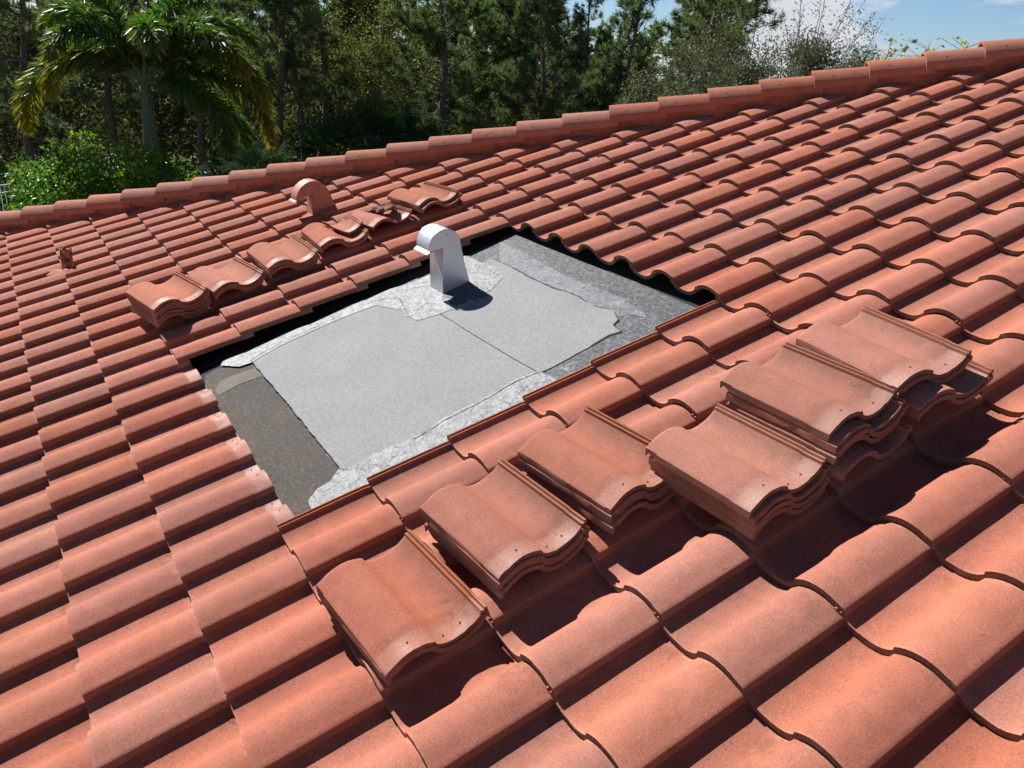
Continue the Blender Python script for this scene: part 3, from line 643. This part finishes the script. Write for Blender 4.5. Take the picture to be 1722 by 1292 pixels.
for k,(u,w,n,yaw,pt,N,_) in ST.items():
    base=.075+ .21*math.sin(math.radians(-1.2)); top=n
    for l in range(N):
        f=l/(N-1) if N>1 else 0
        r=random.Random(hash((len(k),l,ord(k[1]),ord(k[0])))%9999)
        dx,dy=SHIFT.get(k,[(0,0)]*9)[l] if l<len(SHIFT.get(k,[(0,0)]*9)) else (0,0)
        if l and k not in SHIFT: dx,dy=r.uniform(-.005,.005),r.uniform(-.004,.008)
        pitch=math.radians(pt)*(1-f)+math.radians(-1.0)*f if N>1 else math.radians(pt)
        nc=(n+.21*math.sin(math.radians(pt)))          # height of the middle
        nb=min(.075,nc-.014*(N-1)); ncl=nc*(1-f)+nb*f if N>1 else nc
        if k=='s5': ncl=[nc,nc-.030,nc-.048,nc-.066,nc-.112][l]
        if k=='s6': ncl=[nc,nc-.018,nc-.062,nc-.080][l]
        nl=ncl-.21*math.sin(pitch)
        Mx=ROOF@Matrix.Translation((u,w,nl))@Matrix.Rotation(math.radians(yaw)+(r.uniform(-.012,.012) if l else 0),4,'Z')@Matrix.Rotation(pitch,4,'X')@Matrix.Translation((dx,dy,0))
        if l==0: STM[k]=Mx
        me=SVAR[r.randrange(6)]
        lab='%s lifted tile of %s'%(ORD[N][l],WHERE[k]) if N>1 else 'single lifted tile with a broken nose lying in the far row'
        if k=='t6':
            V,F,M,L=tile_data(77); bm=bmesh.new(); lay=bm.verts.layers.float_vector.new('loc'); vs=[bm.verts.new(v) for v in V]
            for v_,l_ in zip(vs,L): v_[lay]=Vector(l_)
            for f_,m_ in zip(F,M):
                ff=bm.faces.new([vs[x] for x in f_]); ff.material_index=m_
            for co,no in (((.2,.075,0),(-.55,1,.1)),((.26,.05,0),(.15,1,0)),((.05,.03,0),(.6,1,0))):
                res=bmesh.ops.bisect_plane(bm,geom=bm.verts[:]+bm.edges[:]+bm.faces[:],plane_co=co,plane_no=no,clear_inner=True,dist=1e-5)
                ed=[e for e in res['geom_cut'] if isinstance(e,bmesh.types.BMEdge)]
                ef=bmesh.ops.holes_fill(bm,edges=ed)
                for f_ in ef['faces']: f_.material_index=1
            me=bpy.data.meshes.new('lifted_tile'); bm.to_mesh(me); bm.free(); finish_tile(me)
        o=bpy.data.objects.new('lifted_tile',me); C.objects.link(o); o.matrix_world=Mx
        tag(o,lab,'roof tile','lifted tiles stacked on the roof')
# broken rib-side piece on top of t5
V,F,M,L=tile_data(91); bm=bmesh.new(); lay=bm.verts.layers.float_vector.new('loc'); vs=[bm.verts.new(v) for v in V]
for v_,l_ in zip(vs,L): v_[lay]=Vector(l_)
for f_,m_ in zip(F,M):
    ff=bm.faces.new([vs[x] for x in f_]); ff.material_index=m_
for co,no in (((.13,.3,0),(-1,-.35,.1)),((.06,.20,0),(.25,1,0))):
    res=bmesh.ops.bisect_plane(bm,geom=bm.verts[:]+bm.edges[:]+bm.faces[:],plane_co=co,plane_no=no,clear_inner=True,dist=1e-5)
    ed=[e for e in res['geom_cut'] if isinstance(e,bmesh.types.BMEdge)]
    for f_ in bmesh.ops.holes_fill(bm,edges=ed)['faces']: f_.material_index=1
me=bpy.data.meshes.new('tile_fragment'); bm.to_mesh(me); bm.free(); finish_tile(me)
o=bpy.data.objects.new('tile_fragment',me); C.objects.link(o); o.matrix_world=STM['t5']@Matrix.Translation((-.004,-.085,.024))@Matrix.Rotation(.03,4,'X')
tag(o,'broken rib-side piece of tile lying on the stack just below the red vent','tile fragment')
# shards lying in the pan of the single tile
M_SH=M_EDGE
for k,(c,sz,rt,lab) in enumerate((((.085,.20,-.012),(.035,.085,.020),.5,'dark brown long curled shard lying in the pan of the broken-nosed tile'),((.05,.27,.004),(.040,.075,.018),-.5,'thick brown lump of debris on the ribs of the broken-nosed tile'),((.14,.16,.004),(.055,.022,.010),.2,'small thin brown splinter beside the debris on the broken-nosed tile'))):
    root=blob('debris_shard',(0,0,0),sz,k*7+2,M_SH,None,12,.7)
    root.matrix_world=STM['t6']@Matrix.Translation(c)@Matrix.Rotation(rt,4,'Z')@Matrix.Rotation(.25,4,'X'); tag(root,lab,'debris')
# ------------------------------------------------------------------ ground, house walls, garden and woods
CW_=(ROOF@cm); CAMW=CW_.translation.copy()
def at(px,py,dist,z=None):
    """world point seen at photo pixel (px,py), at that horizontal distance; z=0 puts it on the ground below"""
    dr=CW_.to_3x3()@Vector(((px-861)/1354.9,(646-py)/1354.9,-1)); h=math.hypot(dr.x,dr.y)
    p=CAMW+dr*(dist/h)
    return Vector((p.x,p.y,p.z if z is None else z))
V=[];F=[];NG=80
for a in range(NG+1):
    for b_ in range(NG+1):
        sx=(a/NG*2-1); sy=(b_/NG*2-1); x=math.copysign(abs(sx)**2.2,sx)*1500; y=math.copysign(abs(sy)**2.2,sy)*1500
        V.append(Vector((x,y,.12*noise.noise(Vector((x*.12,y*.12,0))))))
for a in range(NG):
    for b_ in range(NG): F.append((a*(NG+1)+b_,(a+1)*(NG+1)+b_,(a+1)*(NG+1)+b_+1,a*(NG+1)+b_+1))
tag(link('ground',mesh('ground',V,F,None,True),M_GROUND),kind='structure')
def leaf_quad(b,p,dirv,nrm,L,Wd,tone=0.0,bend=0.0):
    s_=dirv.cross(nrm).normalized()*Wd*.5
    b.add([p,p+dirv*L*.45+s_+nrm*bend*L*.2,p+dirv*L-nrm*bend*L*.2,p+dirv*L*.45-s_+nrm*bend*L*.2],[(0,1,2,3)],0,tone)
def rv_(r): 
    while True:
        v=Vector((r.uniform(-1,1),r.uniform(-1,1),r.uniform(-1,1)))
        if .05<v.length<1: return v.normalized()
UPZ=Vector((0,0,1))
def tuft(b,p,dr,r,L=.30,n=15,w=.015):
    for _ in range(n):
        v=(dr*.75+rv_(r)).normalized(); s_=v.cross(rv_(r)).normalized()*w
        l_=L*r.uniform(.7,1.1); tone=r.random()*.3
        q=p-dr*r.uniform(0,.18)
        b.add([q-s_,q+s_,q+v*l_+Vector((0,0,-.04*r.random()))],[(0,1,2)],0,tone)
def make_pine(name,seed,H,start,spread,mat,nbr,dens=1.0,droop=0.0):
    r=random.Random(seed); root=empty(name)
    tr=MB(); P=[Vector((0,0,0))]; lean=Vector((r.uniform(-.03,.03),r.uniform(-.03,.03),0))
    for k in range(1,13): P.append(Vector((lean.x*H*k/12+.18*math.sin(k*.8+seed),lean.y*H*k/12+.15*math.cos(k*.7+seed)-.15,H*k/12)))
    tr.tube(P,[.17*(1-.85*k/12) for k in range(13)],8)
    nd=MB()
    def pt(f): 
        x=f*12; i=min(int(x),11); return P[i].lerp(P[i+1],x-i)
    for k in range(nbr):
        f=start+(1-start)*((k+r.random()*.8)/nbr); base=pt(min(f,.995)); az_=r.uniform(0,6.283)
        prof=math.sin(min(1,(f-start)/(1-start)*1.15+.22)*math.pi*.92)**.7 if f<.97 else .25
        Lb=spread*prof*r.uniform(.65,1.15); el=math.radians(r.uniform(-12,22)+45*(f-start))
        dr=Vector((math.cos(az_)*math.cos(el),math.sin(az_)*math.cos(el),math.sin(el)))
        Q=[base]; dd=dr.copy()
        for s_ in range(5): dd=(dd+rv_(r)*.20+Vector((0,0,.015-droop))).normalized(); Q.append(Q[-1]+dd*Lb/5)
        tr.tube(Q,[.045*(1-.8*s_/5)*(1.3-f) +.004 for s_ in range(6)],4,cap=False)
        ns=max(7,int(Lb*9*dens))
        for s_ in range(ns):
            g=.28+.72*(s_+r.random())/ns; x=g*5; i=min(int(x),4); q=Q[i].lerp(Q[i+1],x-i)
            side=(rv_(r)+Vector((0,0,.45))+dd*.5).normalized(); l2=r.uniform(.12,.55)*(1.15-g*.5)
            e=q+side*l2
            if l2>.3: tr.tube([q,e],[.008,.004],3,cap=False)
            tuft(nd,e,(side+UPZ*.3).normalized(),r,r.uniform(.22,.34),int(24*dens)+4)
        tuft(nd,Q[-1],dd,r,.3,18)
    tuft(nd,P[-1],UPZ,r,.32,24)
    tr.build('trunk',[M_BARK],root,True); nd.build('crown',[mat],root,attr='tone')
    return root
def copy_tree(o,parent=None):
    c=o.copy(); C.objects.link(c); c.parent=parent
    for ch in list(o.children): copy_tree(ch,c)
    return c
used={}
def place(src,p,scale,rz,label,cat,group=None,tilt=0.0):
    o=src if src.name not in used else copy_tree(src)
    used[src.name]=1
    o.location=p; o.scale=(scale,)*3; o.rotation_euler=(tilt,0,rz); tag(o,label,cat,group); return o
pineA=make_pine('pine_tree',11,13,.30,2.7,M_PINE,62)
pineB=make_pine('pine_tree',12,12,.18,2.9,M_PINE,70)
pineC=make_pine('pine_tree',13,14,.38,2.3,M_PINE2,54,.9)
pineD=make_pine('pine_tree',14,9,.12,2.3,M_PINE,60,1.1)
pineE=make_pine('pine_tree',15,13,.22,3.1,M_PINE2,66,.8)
G_P='pines standing in the woods behind the roof'
LP='tall dark pine standing among its like in the woods behind the roof'
rp=random.Random(99)
spots=[ # photo column, distance, variant, scale, label
(470,30,pineA,1.05,'slender pine with a straight brown trunk just right of the big palm'),
(508,33,pineC,1.05,'grey-green pine with a bare leaning trunk beside the slender one right of the palm'),
(545,38,pineA,1.1,None),(60,33,pineE,.95,'soft grey-green pine at the left edge behind the palm fronds'),
(350,36,pineC,1.0,None),(420,40,pineE,1.05,None),(190,38,pineE,1.0,None),(-60,34,pineC,1.0,None),(110,43,pineA,1,None),(280,42,pineB,1.05,None),
(730,30,pineB,.98,'bushy pine with a forked grey trunk above the fan palms'),(790,36,pineA,1.0,None),(860,34,pineB,1.0,None),(885,38,pineE,.8,None),(690,40,pineC,1.05,None),
(965,33,pineA,.70,'thin pine with sparse branches against the sky gap'),(1035,30,pineD,.97,'round-topped low pine with a short dark trunk in front of the sky gap'),
(1135,34,pineB,.76,None),(1165,31,pineB,.98,'large dense pine at the right end of the woods'),(1160,38,pineE,.82,None),(1195,36,pineA,.98,None),
(1000,40,pineD,.9,None),(900,28,pineD,.95,'low dark pine rising right behind the hip tiles'),(820,42,pineB,1.1,None),(620,44,pineB,1.1,None),(570,46,pineA,1.1,None),
(1060,43,pineD,.9,None),(20,46,pineB,1.05,None),(240,48,pineA,1.1,None),(380,50,pineB,1.1,None),(480,50,pineB,1.1,None),(750,50,pineB,1.1,None),(880,52,pineB,1.05,None),(960,50,pineD,.95,None),(1160,44,pineD,1.15,None),
(-140,44,pineB,1.05,None)]
for px,ds,v,sc,lab in spots:
    place(v,at(px,300,ds,0),sc,rp.uniform(0,6.28),lab or LP,'tree',G_P)
# leafy small-leaved tree with yellowish speckle (between the pines)
def make_leafy(name,seed,H,R_,zc,mat,nleaf,lsz,bmat,clumps=60,wisps=0):
    r=random.Random(seed); root=empty(name); tr=MB(); lf=MB()
    tips=[]
    for k in range(clumps):
        v=rv_(r); rad=r.random()**.45
        c=Vector((v.x*R_*rad,v.y*R_*rad,zc+v.z*(H-zc)*rad)); c.z=max(c.z,.3); tips.append(c)
        st=Vector((r.uniform(-.2,.2),r.uniform(-.2,.2),max(.2,min(c.z*.35,H*.4)))); mid=st.lerp(c,.5)+rv_(r)*R_*.10+Vector((0,0,.1))
        tr.tube([st,mid,c],[.035,.02,.006],4,cap=False)
    tr.tube([(0,0,0),(.05,.03,H*.2),(0,.02,H*.42)],[.13,.1,.05],8)
    for k in range(nleaf):
        c=tips[r.randrange(clumps)]; p=c+rv_(r)*(R_*.27*r.random()**.6)
        dr=(rv_(r)+Vector((0,0,-.15))).normalized(); nn=dr.orthogonal().normalized()
        leaf_quad(lf,p,dr,(Matrix.Rotation(r.uniform(0,6.28),3,dr)@nn),lsz*r.uniform(.7,1.3),lsz*.48,1.0 if r.random()<.07 else r.random()*.3,.5)
    for k in range(wisps):
        a=r.uniform(0,6.28); st=tips[r.randrange(clumps)]; dd=Vector((math.cos(a)*.35+.25,math.sin(a)*.35,1)).normalized(); Q=[st]
        for s_ in range(6): dd=(dd+rv_(r)*.18).normalized(); Q.append(Q[-1]+dd*.34*r.uniform(.7,1.2))
        tr.tube(Q,[.014*(1-s_/8) for s_ in range(7)],4,cap=False)
        for s_ in range(58):
            x=r.uniform(1.2,5.99); i=int(x); q=Q[i].lerp(Q[i+1],x-i); tw=rv_(r)
            e=q+tw*r.uniform(.02,.30)
            if r.random()<.35: tr.tube([q,e],[.004,.002],3,cap=False)
            leaf_quad(lf,e,(tw+rv_(r)*.5).normalized(),rv_(r),lsz*r.uniform(.6,1.1),lsz*.4,r.random()*.5,.3)
    tr.build('trunk',[bmat],root,True); lf.build('crown',[mat],root,attr='tone'); return root
oak=make_leafy('oak_tree',5,9.5,3.2,5.0,M_OAK,15000,.115,M_BARK,110)
place(oak,at(625,200,37,0),1.0,0,'olive green small-leaved tree speckled yellow between the pine trunks','tree')
oak2=make_leafy('oak_tree',6,8.5,2.6,4.4,M_OAK,9000,.11,M_BARK,80)
place(oak2,at(560,200,42,0),1.05,0,'smaller olive tree half hidden behind the leaning pine','tree')
# wax myrtles, grey-olive, with wispy shoots against the sky
my1=make_leafy('wax_myrtle',7,7.3,2.7,4.2,M_MYRT,62000,.07,M_GBARK,120,20)
place(my1,at(1250,150,21,0),1.0,.4,'grey-olive wax myrtle with fine leaves right of the large pine','tree')
my2=make_leafy('wax_myrtle',8,7.1,1.7,4.7,M_MYRT,56000,.075,M_GBARK,80,60)
place(my2,at(1345,110,20,0),1.0,1.0,'wispy wax myrtle sending bare shoots up into the sky','tree')
my3=make_leafy('wax_myrtle',9,7.0,2.0,4.6,M_MYRT,56000,.078,M_GBARK,80,8)
place(my3,at(1420,120,24,0),1.02,2.0,'low dark green wax myrtle farthest right behind the hip tiles','tree')
my4=make_leafy('wax_myrtle',10,6.9,2.2,4.0,M_MYRT,46000,.07,M_GBARK,90,8)
place(my4,at(1165,170,23,0),.98,.2,'grey-olive wax myrtle in front of the large pine','tree')
# the big foxtail palm
def make_foxtail(name,seed,fr,trunk_h=2.9):
    r=random.Random(seed); root=empty(name)
    b=MB(); b.tube([(0,0,0),(.02,0,trunk_h*.4),(0,0,trunk_h)],[.15,.13,.11],16); 
    for k in range(22): b.tube([(0,0,trunk_h*k/22),(0,0,trunk_h*k/22+.02)],.135-.001*k,16)
    b.build('trunk',[M_PTRUNK],root,True)
    b=MB(); H2=trunk_h+1.25; b.tube([(0,0,trunk_h-.02),(0,0,trunk_h+.15),(0,0,trunk_h+.6),(0,0,H2)],[.10,.118,.095,.065],18); b.build('crownshaft',[M_SHAFT],root,True)
    for (azd,el,L,bend,ytip) in fr:
        lf=MB(); a=math.radians(azd); e=math.radians(el); dd=Vector((math.cos(a)*math.cos(e),math.sin(a)*math.cos(e),math.sin(e)))
        hz=Vector((math.cos(a),math.sin(a),0)); Q=[Vector((0,0,H2-.1))]; N=22; cur=e
        for s_ in range(N):
            cur-=math.radians(bend)/N*(.45+1.1*s_/N); cur=max(cur,math.radians(-84))
            Q.append(Q[-1]+(hz*math.cos(cur)+UPZ*math.sin(cur))*L/N)
        st=MB(); st.tube(Q,[.032*(1-.9*s_/N)+.003 for s_ in range(N+1)],6)
        n=int(L*270)
        for k in range(n):
            f=.12+.88*k/n; x=f*N; i=min(int(x),N-1); q=Q[i].lerp(Q[i+1],x-i); tg=(Q[i+1]-Q[i]).normalized()
            side=tg.cross(UPZ)
            if side.length<.1: side=tg.cross(hz.orthogonal())
            side.normalize(); up2=side.cross(tg).normalized()
            an=r.choice((-.5,.1,.6,1.1,math.pi+.5,math.pi-.1,math.pi-.6,math.pi-1.1))+r.uniform(-.25,.25)
            out=(side*math.cos(an)+up2*math.sin(an)).normalized()
            ll=(.43*math.sin(math.pi*min(1,max(.12,f*.86+.10)))**.6)*r.uniform(.85,1.1)
            dr=(out*.80+tg*.62).normalized()
            p1=q+dr*ll*.5; p2=q+(dr*.9).normalized()*ll*.95+Vector((0,0,-.09*ll/.5-.05*r.random())); w_=.021
            w_=.015; sv=dr.cross(rv_(r)).normalized()*w_; tone=max(0,min(1,(f-1+ytip)*1.6+r.uniform(-.25,.25))) if ytip>0 else r.random()*.08
            t2=min(1,tone+ (.35 if ytip>0 else 0)*r.random())
            k0=len(lf.V); lf.V+=[q-sv*.4,q+sv*.4,p1+sv,p1-sv,p2]; lf.A+=[tone*.5,tone*.5,tone,tone,t2]
            lf.F+=[(k0,k0+1,k0+2,k0+3),(k0+3,k0+2,k0+4)]; lf.M+=[0,0]
        fo=lf.build('frond',[M_PALM],root,attr='tone'); st.build('frond_stem',[M_SHAFT],fo,True)
    return root
# azimuths are given against the view: 180 = to the photo's left, 0 = right, 90 = away
vd=CW_.to_3x3()@Vector((0,0,-1)); right_az=math.degrees(math.atan2(vd.y,vd.x))-90
FR=[(182,22,3.5,108,.50),(192,40,2.5,120,.60),(168,62,3.0,95,.15),(150,48,3.1,100,.1),(205,75,2.8,70,.0),(10,18,3.3,100,.55),(2,40,3.2,112,.35),(350,58,3.0,118,.25),(-25,72,2.8,80,.05),(35,60,3.0,95,.1),(100,50,3.0,85,.0),(-60,62,2.7,105,.1),(240,58,2.6,110,.2),(-15,2,2.6,85,.05),(20,-4,2.5,70,0)]
FR=[(a+right_az,e+8,L*.78,b_*1.22,y) for a,e,L,b_,y in FR]
fox=make_foxtail('foxtail_palm',4,FR)
fp=at(244,140,19.5); fox.location=(fp.x,fp.y,0); s_=fp.z/(2.9+1.15); fox.scale=(s_,s_,s_)
tag(fox,'large foxtail palm with a pale green crownshaft and drooping plumes yellow at the tips','palm')
# fan palms / palmettos
def make_fan(name,seed,nf,H,mat,stalk=.9,fs=.85,trunk=0.0):
    r=random.Random(seed); root=empty(name); lf=MB(); st=MB()
    if trunk: 
        tb=MB(); tb.tube([(0,0,0),(.03,0,trunk*.5),(0,.03,trunk)],[.18,.16,.17],12); tb.build('trunk',[M_BARK],root,True)
    for k in range(nf):
        a=r.uniform(0,6.283); e=math.radians(r.uniform(-25,80) if trunk else r.uniform(15,80)); sl_=stalk*r.uniform(.7,1.2)
        b0=Vector((r.uniform(-.3,.3),r.uniform(-.3,.3),trunk+ (0 if trunk else r.uniform(0,H*.5)))); dd=Vector((math.cos(a)*math.cos(e),math.sin(a)*math.cos(e),math.sin(e)))
        c=b0+dd*sl_+Vector((0,0,-.1)); st.tube([b0,b0+dd*sl_*.5,c],[.014,.011,.008],4,cap=False)
        fd=(dd+Vector((0,0,-.35))).normalized(); sd=fd.cross(UPZ).normalized(); nn=sd.cross(fd).normalized()
        ns=22; L=fs*r.uniform(.75,1.1); tn=r.random()*.35
        for s_ in range(ns):
            an=math.radians(-118+236*s_/(ns-1)); dr=(fd*math.cos(an)+sd*math.sin(an)-nn*.10*abs(math.sin(an))).normalized()
            ll=L*(.72+.28*math.cos(an)); w_=L*.030; sv=dr.cross(nn).normalized()*w_
            p1=c+dr*ll*.55; p2=c+dr*ll+Vector((0,0,-.22*ll*r.uniform(.4,1.3)))
            k0=len(lf.V); lf.V+=[c,p1+sv+nn*.012,p1-sv+nn*.012,p2]; lf.A+=[tn]*4; lf.F+=[(k0,k0+1,k0+2),(k0+2,k0+1,k0+3)]; lf.M+=[0,0]
    lf.build('fan_leaves',[mat],root,attr='tone'); st.build('leaf_stalks',[M_STALK if False else M_FAN],root)
    return root
fan=make_fan('cabbage_palm',3,46,1,M_FAN,1.15,1.0,3.2)
place(fan,at(640,150,27,0),1.02,0,'big dark cabbage palm with drooping fans just behind the hip, centre of the woods','palm')
place(fan,at(560,150,28,0),.86,2.1,'dark cabbage palm left of the big one among the trunks','palm')
place(fan,at(700,150,30,0),.9,4.1,'dark cabbage palm right of the big one under the forked pine','palm')
place(fan,at(430,200,25,0),.74,1.1,'low dark cabbage palm beside the yellow tips of the foxtail palm','palm')
place(fan,at(1520,70,31,0),1.28,3.3,'cabbage palm crown just showing over the hip near the right edge','palm')
place(fan,at(385,200,29,0),.62,5.1,'dark cabbage palm behind the hanging frond of the foxtail palm','palm')
place(fan,at(490,220,24,0),.62,.7,'lowest dark fan palm at the foot of the slender pine','palm')
pal=make_fan('saw_palmetto',6,34,.6,M_FANL,.75,.62)
place(pal,at(12,235,31,0),1.9,0,'bright green palmetto at the left edge under the pines','palmetto')
place(pal,at(45,265,27,0),1.3,2,'palmetto clump between the left edge and the round bush','palmetto')
place(pal,at(60,298,20.5,0),.95,3,'small light palmetto at the foot of the round bush','palmetto')
# round glossy bush
bush=make_leafy('garden_bush',21,4.2,1.72,2.1,M_BUSH,27000,.135,M_STALK,150,0)
place(bush,at(163,300,19.3,0),.97,0,'glossy broad-leaved green bush in front of the foxtail palm','bush')
bush2=make_leafy('garden_bush',22,3.75,1.35,2.2,M_BUSH,6500,.125,M_STALK,70,0)
place(bush2,at(262,330,18.2,0),1.0,1,'low right shoulder bush with yellow leaves below the palm trunk','bush')
place(bush2,at(66,345,18.6,0),.66,3,'small glossy bush left of the round bush by the white fence','bush')
# dry stalks beside the palm
for k,(px,lab) in enumerate(((268,'curved dry stalks at the foot of the foxtail palm'),(190,'thin dry stalks left of the crownshaft'))):
    b=MB(); r=random.Random(k+4); p0=at(px,250,21.5,0)
    for q_ in range(8):
        dd=Vector((r.uniform(-.5,.5),r.uniform(-.5,.5),1)).normalized(); Q=[Vector((r.uniform(-.4,.4),r.uniform(-.4,.4),0))]
        for s_ in range(8): dd=(dd+Vector((r.uniform(-.2,.2),r.uniform(-.2,.2),-.03))).normalized(); Q.append(Q[-1]+dd*.42)
        b.tube(Q,[.018*(1-s_/10) for s_ in range(9)],5)
    o=b.build('dry_stalks',[M_STALK],None,True); o.location=p0; tag(o,lab,'stalks')
# vine shoots rising behind the hip
def vine(px,py,ds,n,h,seed,lab,size=.048):
    r=random.Random(seed); b=MB(); lf=MB(); top=at(px,py,ds); root=empty('vine_shoot',(top.x,top.y,0)); tag(root,lab,'vine')
    zt=top.z
    Q=[Vector((0,0,zt-h*3)),Vector((.03,0,zt-h*1.5)),Vector((0,.02,zt-h)),Vector((.05,.03,zt-h*.5)),Vector((.02,.08,zt))]
    b.tube(Q,[.012,.009,.007,.005,.003],5); 
    for k in range(n):
        f=r.random(); x=1.5+f*2.49; i=int(x); q=Q[i].lerp(Q[i+1],x-i); e=q+Vector((r.uniform(-1,1),r.uniform(-1,1),r.uniform(-.3,.5)))*(.05+.26*(1-f))
        b.tube([q,e],[.003,.002],3,cap=False); dr=(rv_(r)+Vector((0,0,-.4))).normalized()
        leaf_quad(lf,e,dr,rv_(r),size*r.uniform(.7,1.3),size*.8,(1-f)*.1 if r.random()<.6 else 1.0,.4)
    b.build('stem',[M_STALK],root,True); lf.build('leaves',[M_VINE],root,attr='tone')
vine(1488,62,9.0,22,.30,3,'yellow-green vine shoot with round leaves rising behind the hip tiles')
vine(1455,90,9.2,14,.2,5,'lower bright green vine tuft left of the tall vine shoot')
vine(1552,68,8.6,12,.14,8,'small dark-leaved vine shoot right of the cabbage palm crown',.045)
vine(1615,72,8.0,7,.06,9,'tiny leaf tip poking over the hip near the right edge',.035)
# woodland undergrowth and far wood as masses nobody could count
r=random.Random(31); lf=MB()
def mass(px0,px1,d0,d1,z0,z1,n,sz):
    for k in range(n):
        p=at(r.uniform(px0,px1),300,r.uniform(d0,d1),0); p.z=z0+(z1-z0)*r.random()**1.3*(.75+.5*noise.noise(Vector((p.x*.35,p.y*.35,0))))
        dr=rv_(r); leaf_quad(lf,p,dr,rv_(r),sz*r.uniform(.6,1.3),sz*.5,1.0 if r.random()<.06 else r.random()*.4,.4)
mass(-260,1260,40,47,0,4.8,22000,.30)
mass(-260,900,31,38,0,1.1,7000,.2)
o=lf.build('undergrowth',[M_UNDER],None,attr='tone'); tag(o,kind='stuff')
lf=MB()
def far(px0,px1,d0,d1,z1,n,sz):
    for k in range(n):
        p=at(r.uniform(px0,px1),300,r.uniform(d0,d1),0); top=z1*(.72+.55*noise.noise(Vector((p.x*.12,p.y*.12,3)))); p.z=top*(1-r.random()**1.6)
        leaf_quad(lf,p,rv_(r),rv_(r),sz*r.uniform(.6,1.3),sz*.5,r.random()*.3,.4)
far(-500,1080,56,72,9.5,46000,.55); far(1000,2300,60,80,7.0,26000,.5)
o=lf.build('far_wood',[M_PINE],None,attr='tone'); tag(o,kind='stuff')
gr=MB()
for k in range(16000):
    p=at(r.uniform(-200,330),300,r.uniform(18,34),0); L=r.uniform(.12,.4); dr=(UPZ+rv_(r)*.5).normalized(); sv=dr.cross(rv_(r)).normalized()*.012
    gr.add([p-sv,p+sv,p+dr*L],[(0,1,2)],0,r.random())
o=gr.build('tall_grass',[M_GRASS],None,attr='tone'); tag(o,kind='stuff')
# white picket fence at the far left
f0=at(-60,345,20.5,0); f1=at(24,345,21.2,0); root=empty('garden_fence',f0); tag(root,'white metal picket fence at the left edge behind the hip tiles','fence')
dv=(f1-f0); Lf=dv.length; dv.normalize(); hgt=at(10,314,20.9).z
for z_ in (hgt,hgt-.16,.2):
    b=MB(); b.tube([Vector((0,0,z_)),dv*Lf+Vector((0,0,z_))],.018,6); b.build('rail',[M_FENCE],root,True)
b=MB()
k=0.0
while k<Lf:
    b=MB(); b.tube([dv*k+Vector((0,0,.1)),dv*k+Vector((0,0,hgt))],.009,5); k+=.11; b.build('picket',[M_FENCE],root,True)
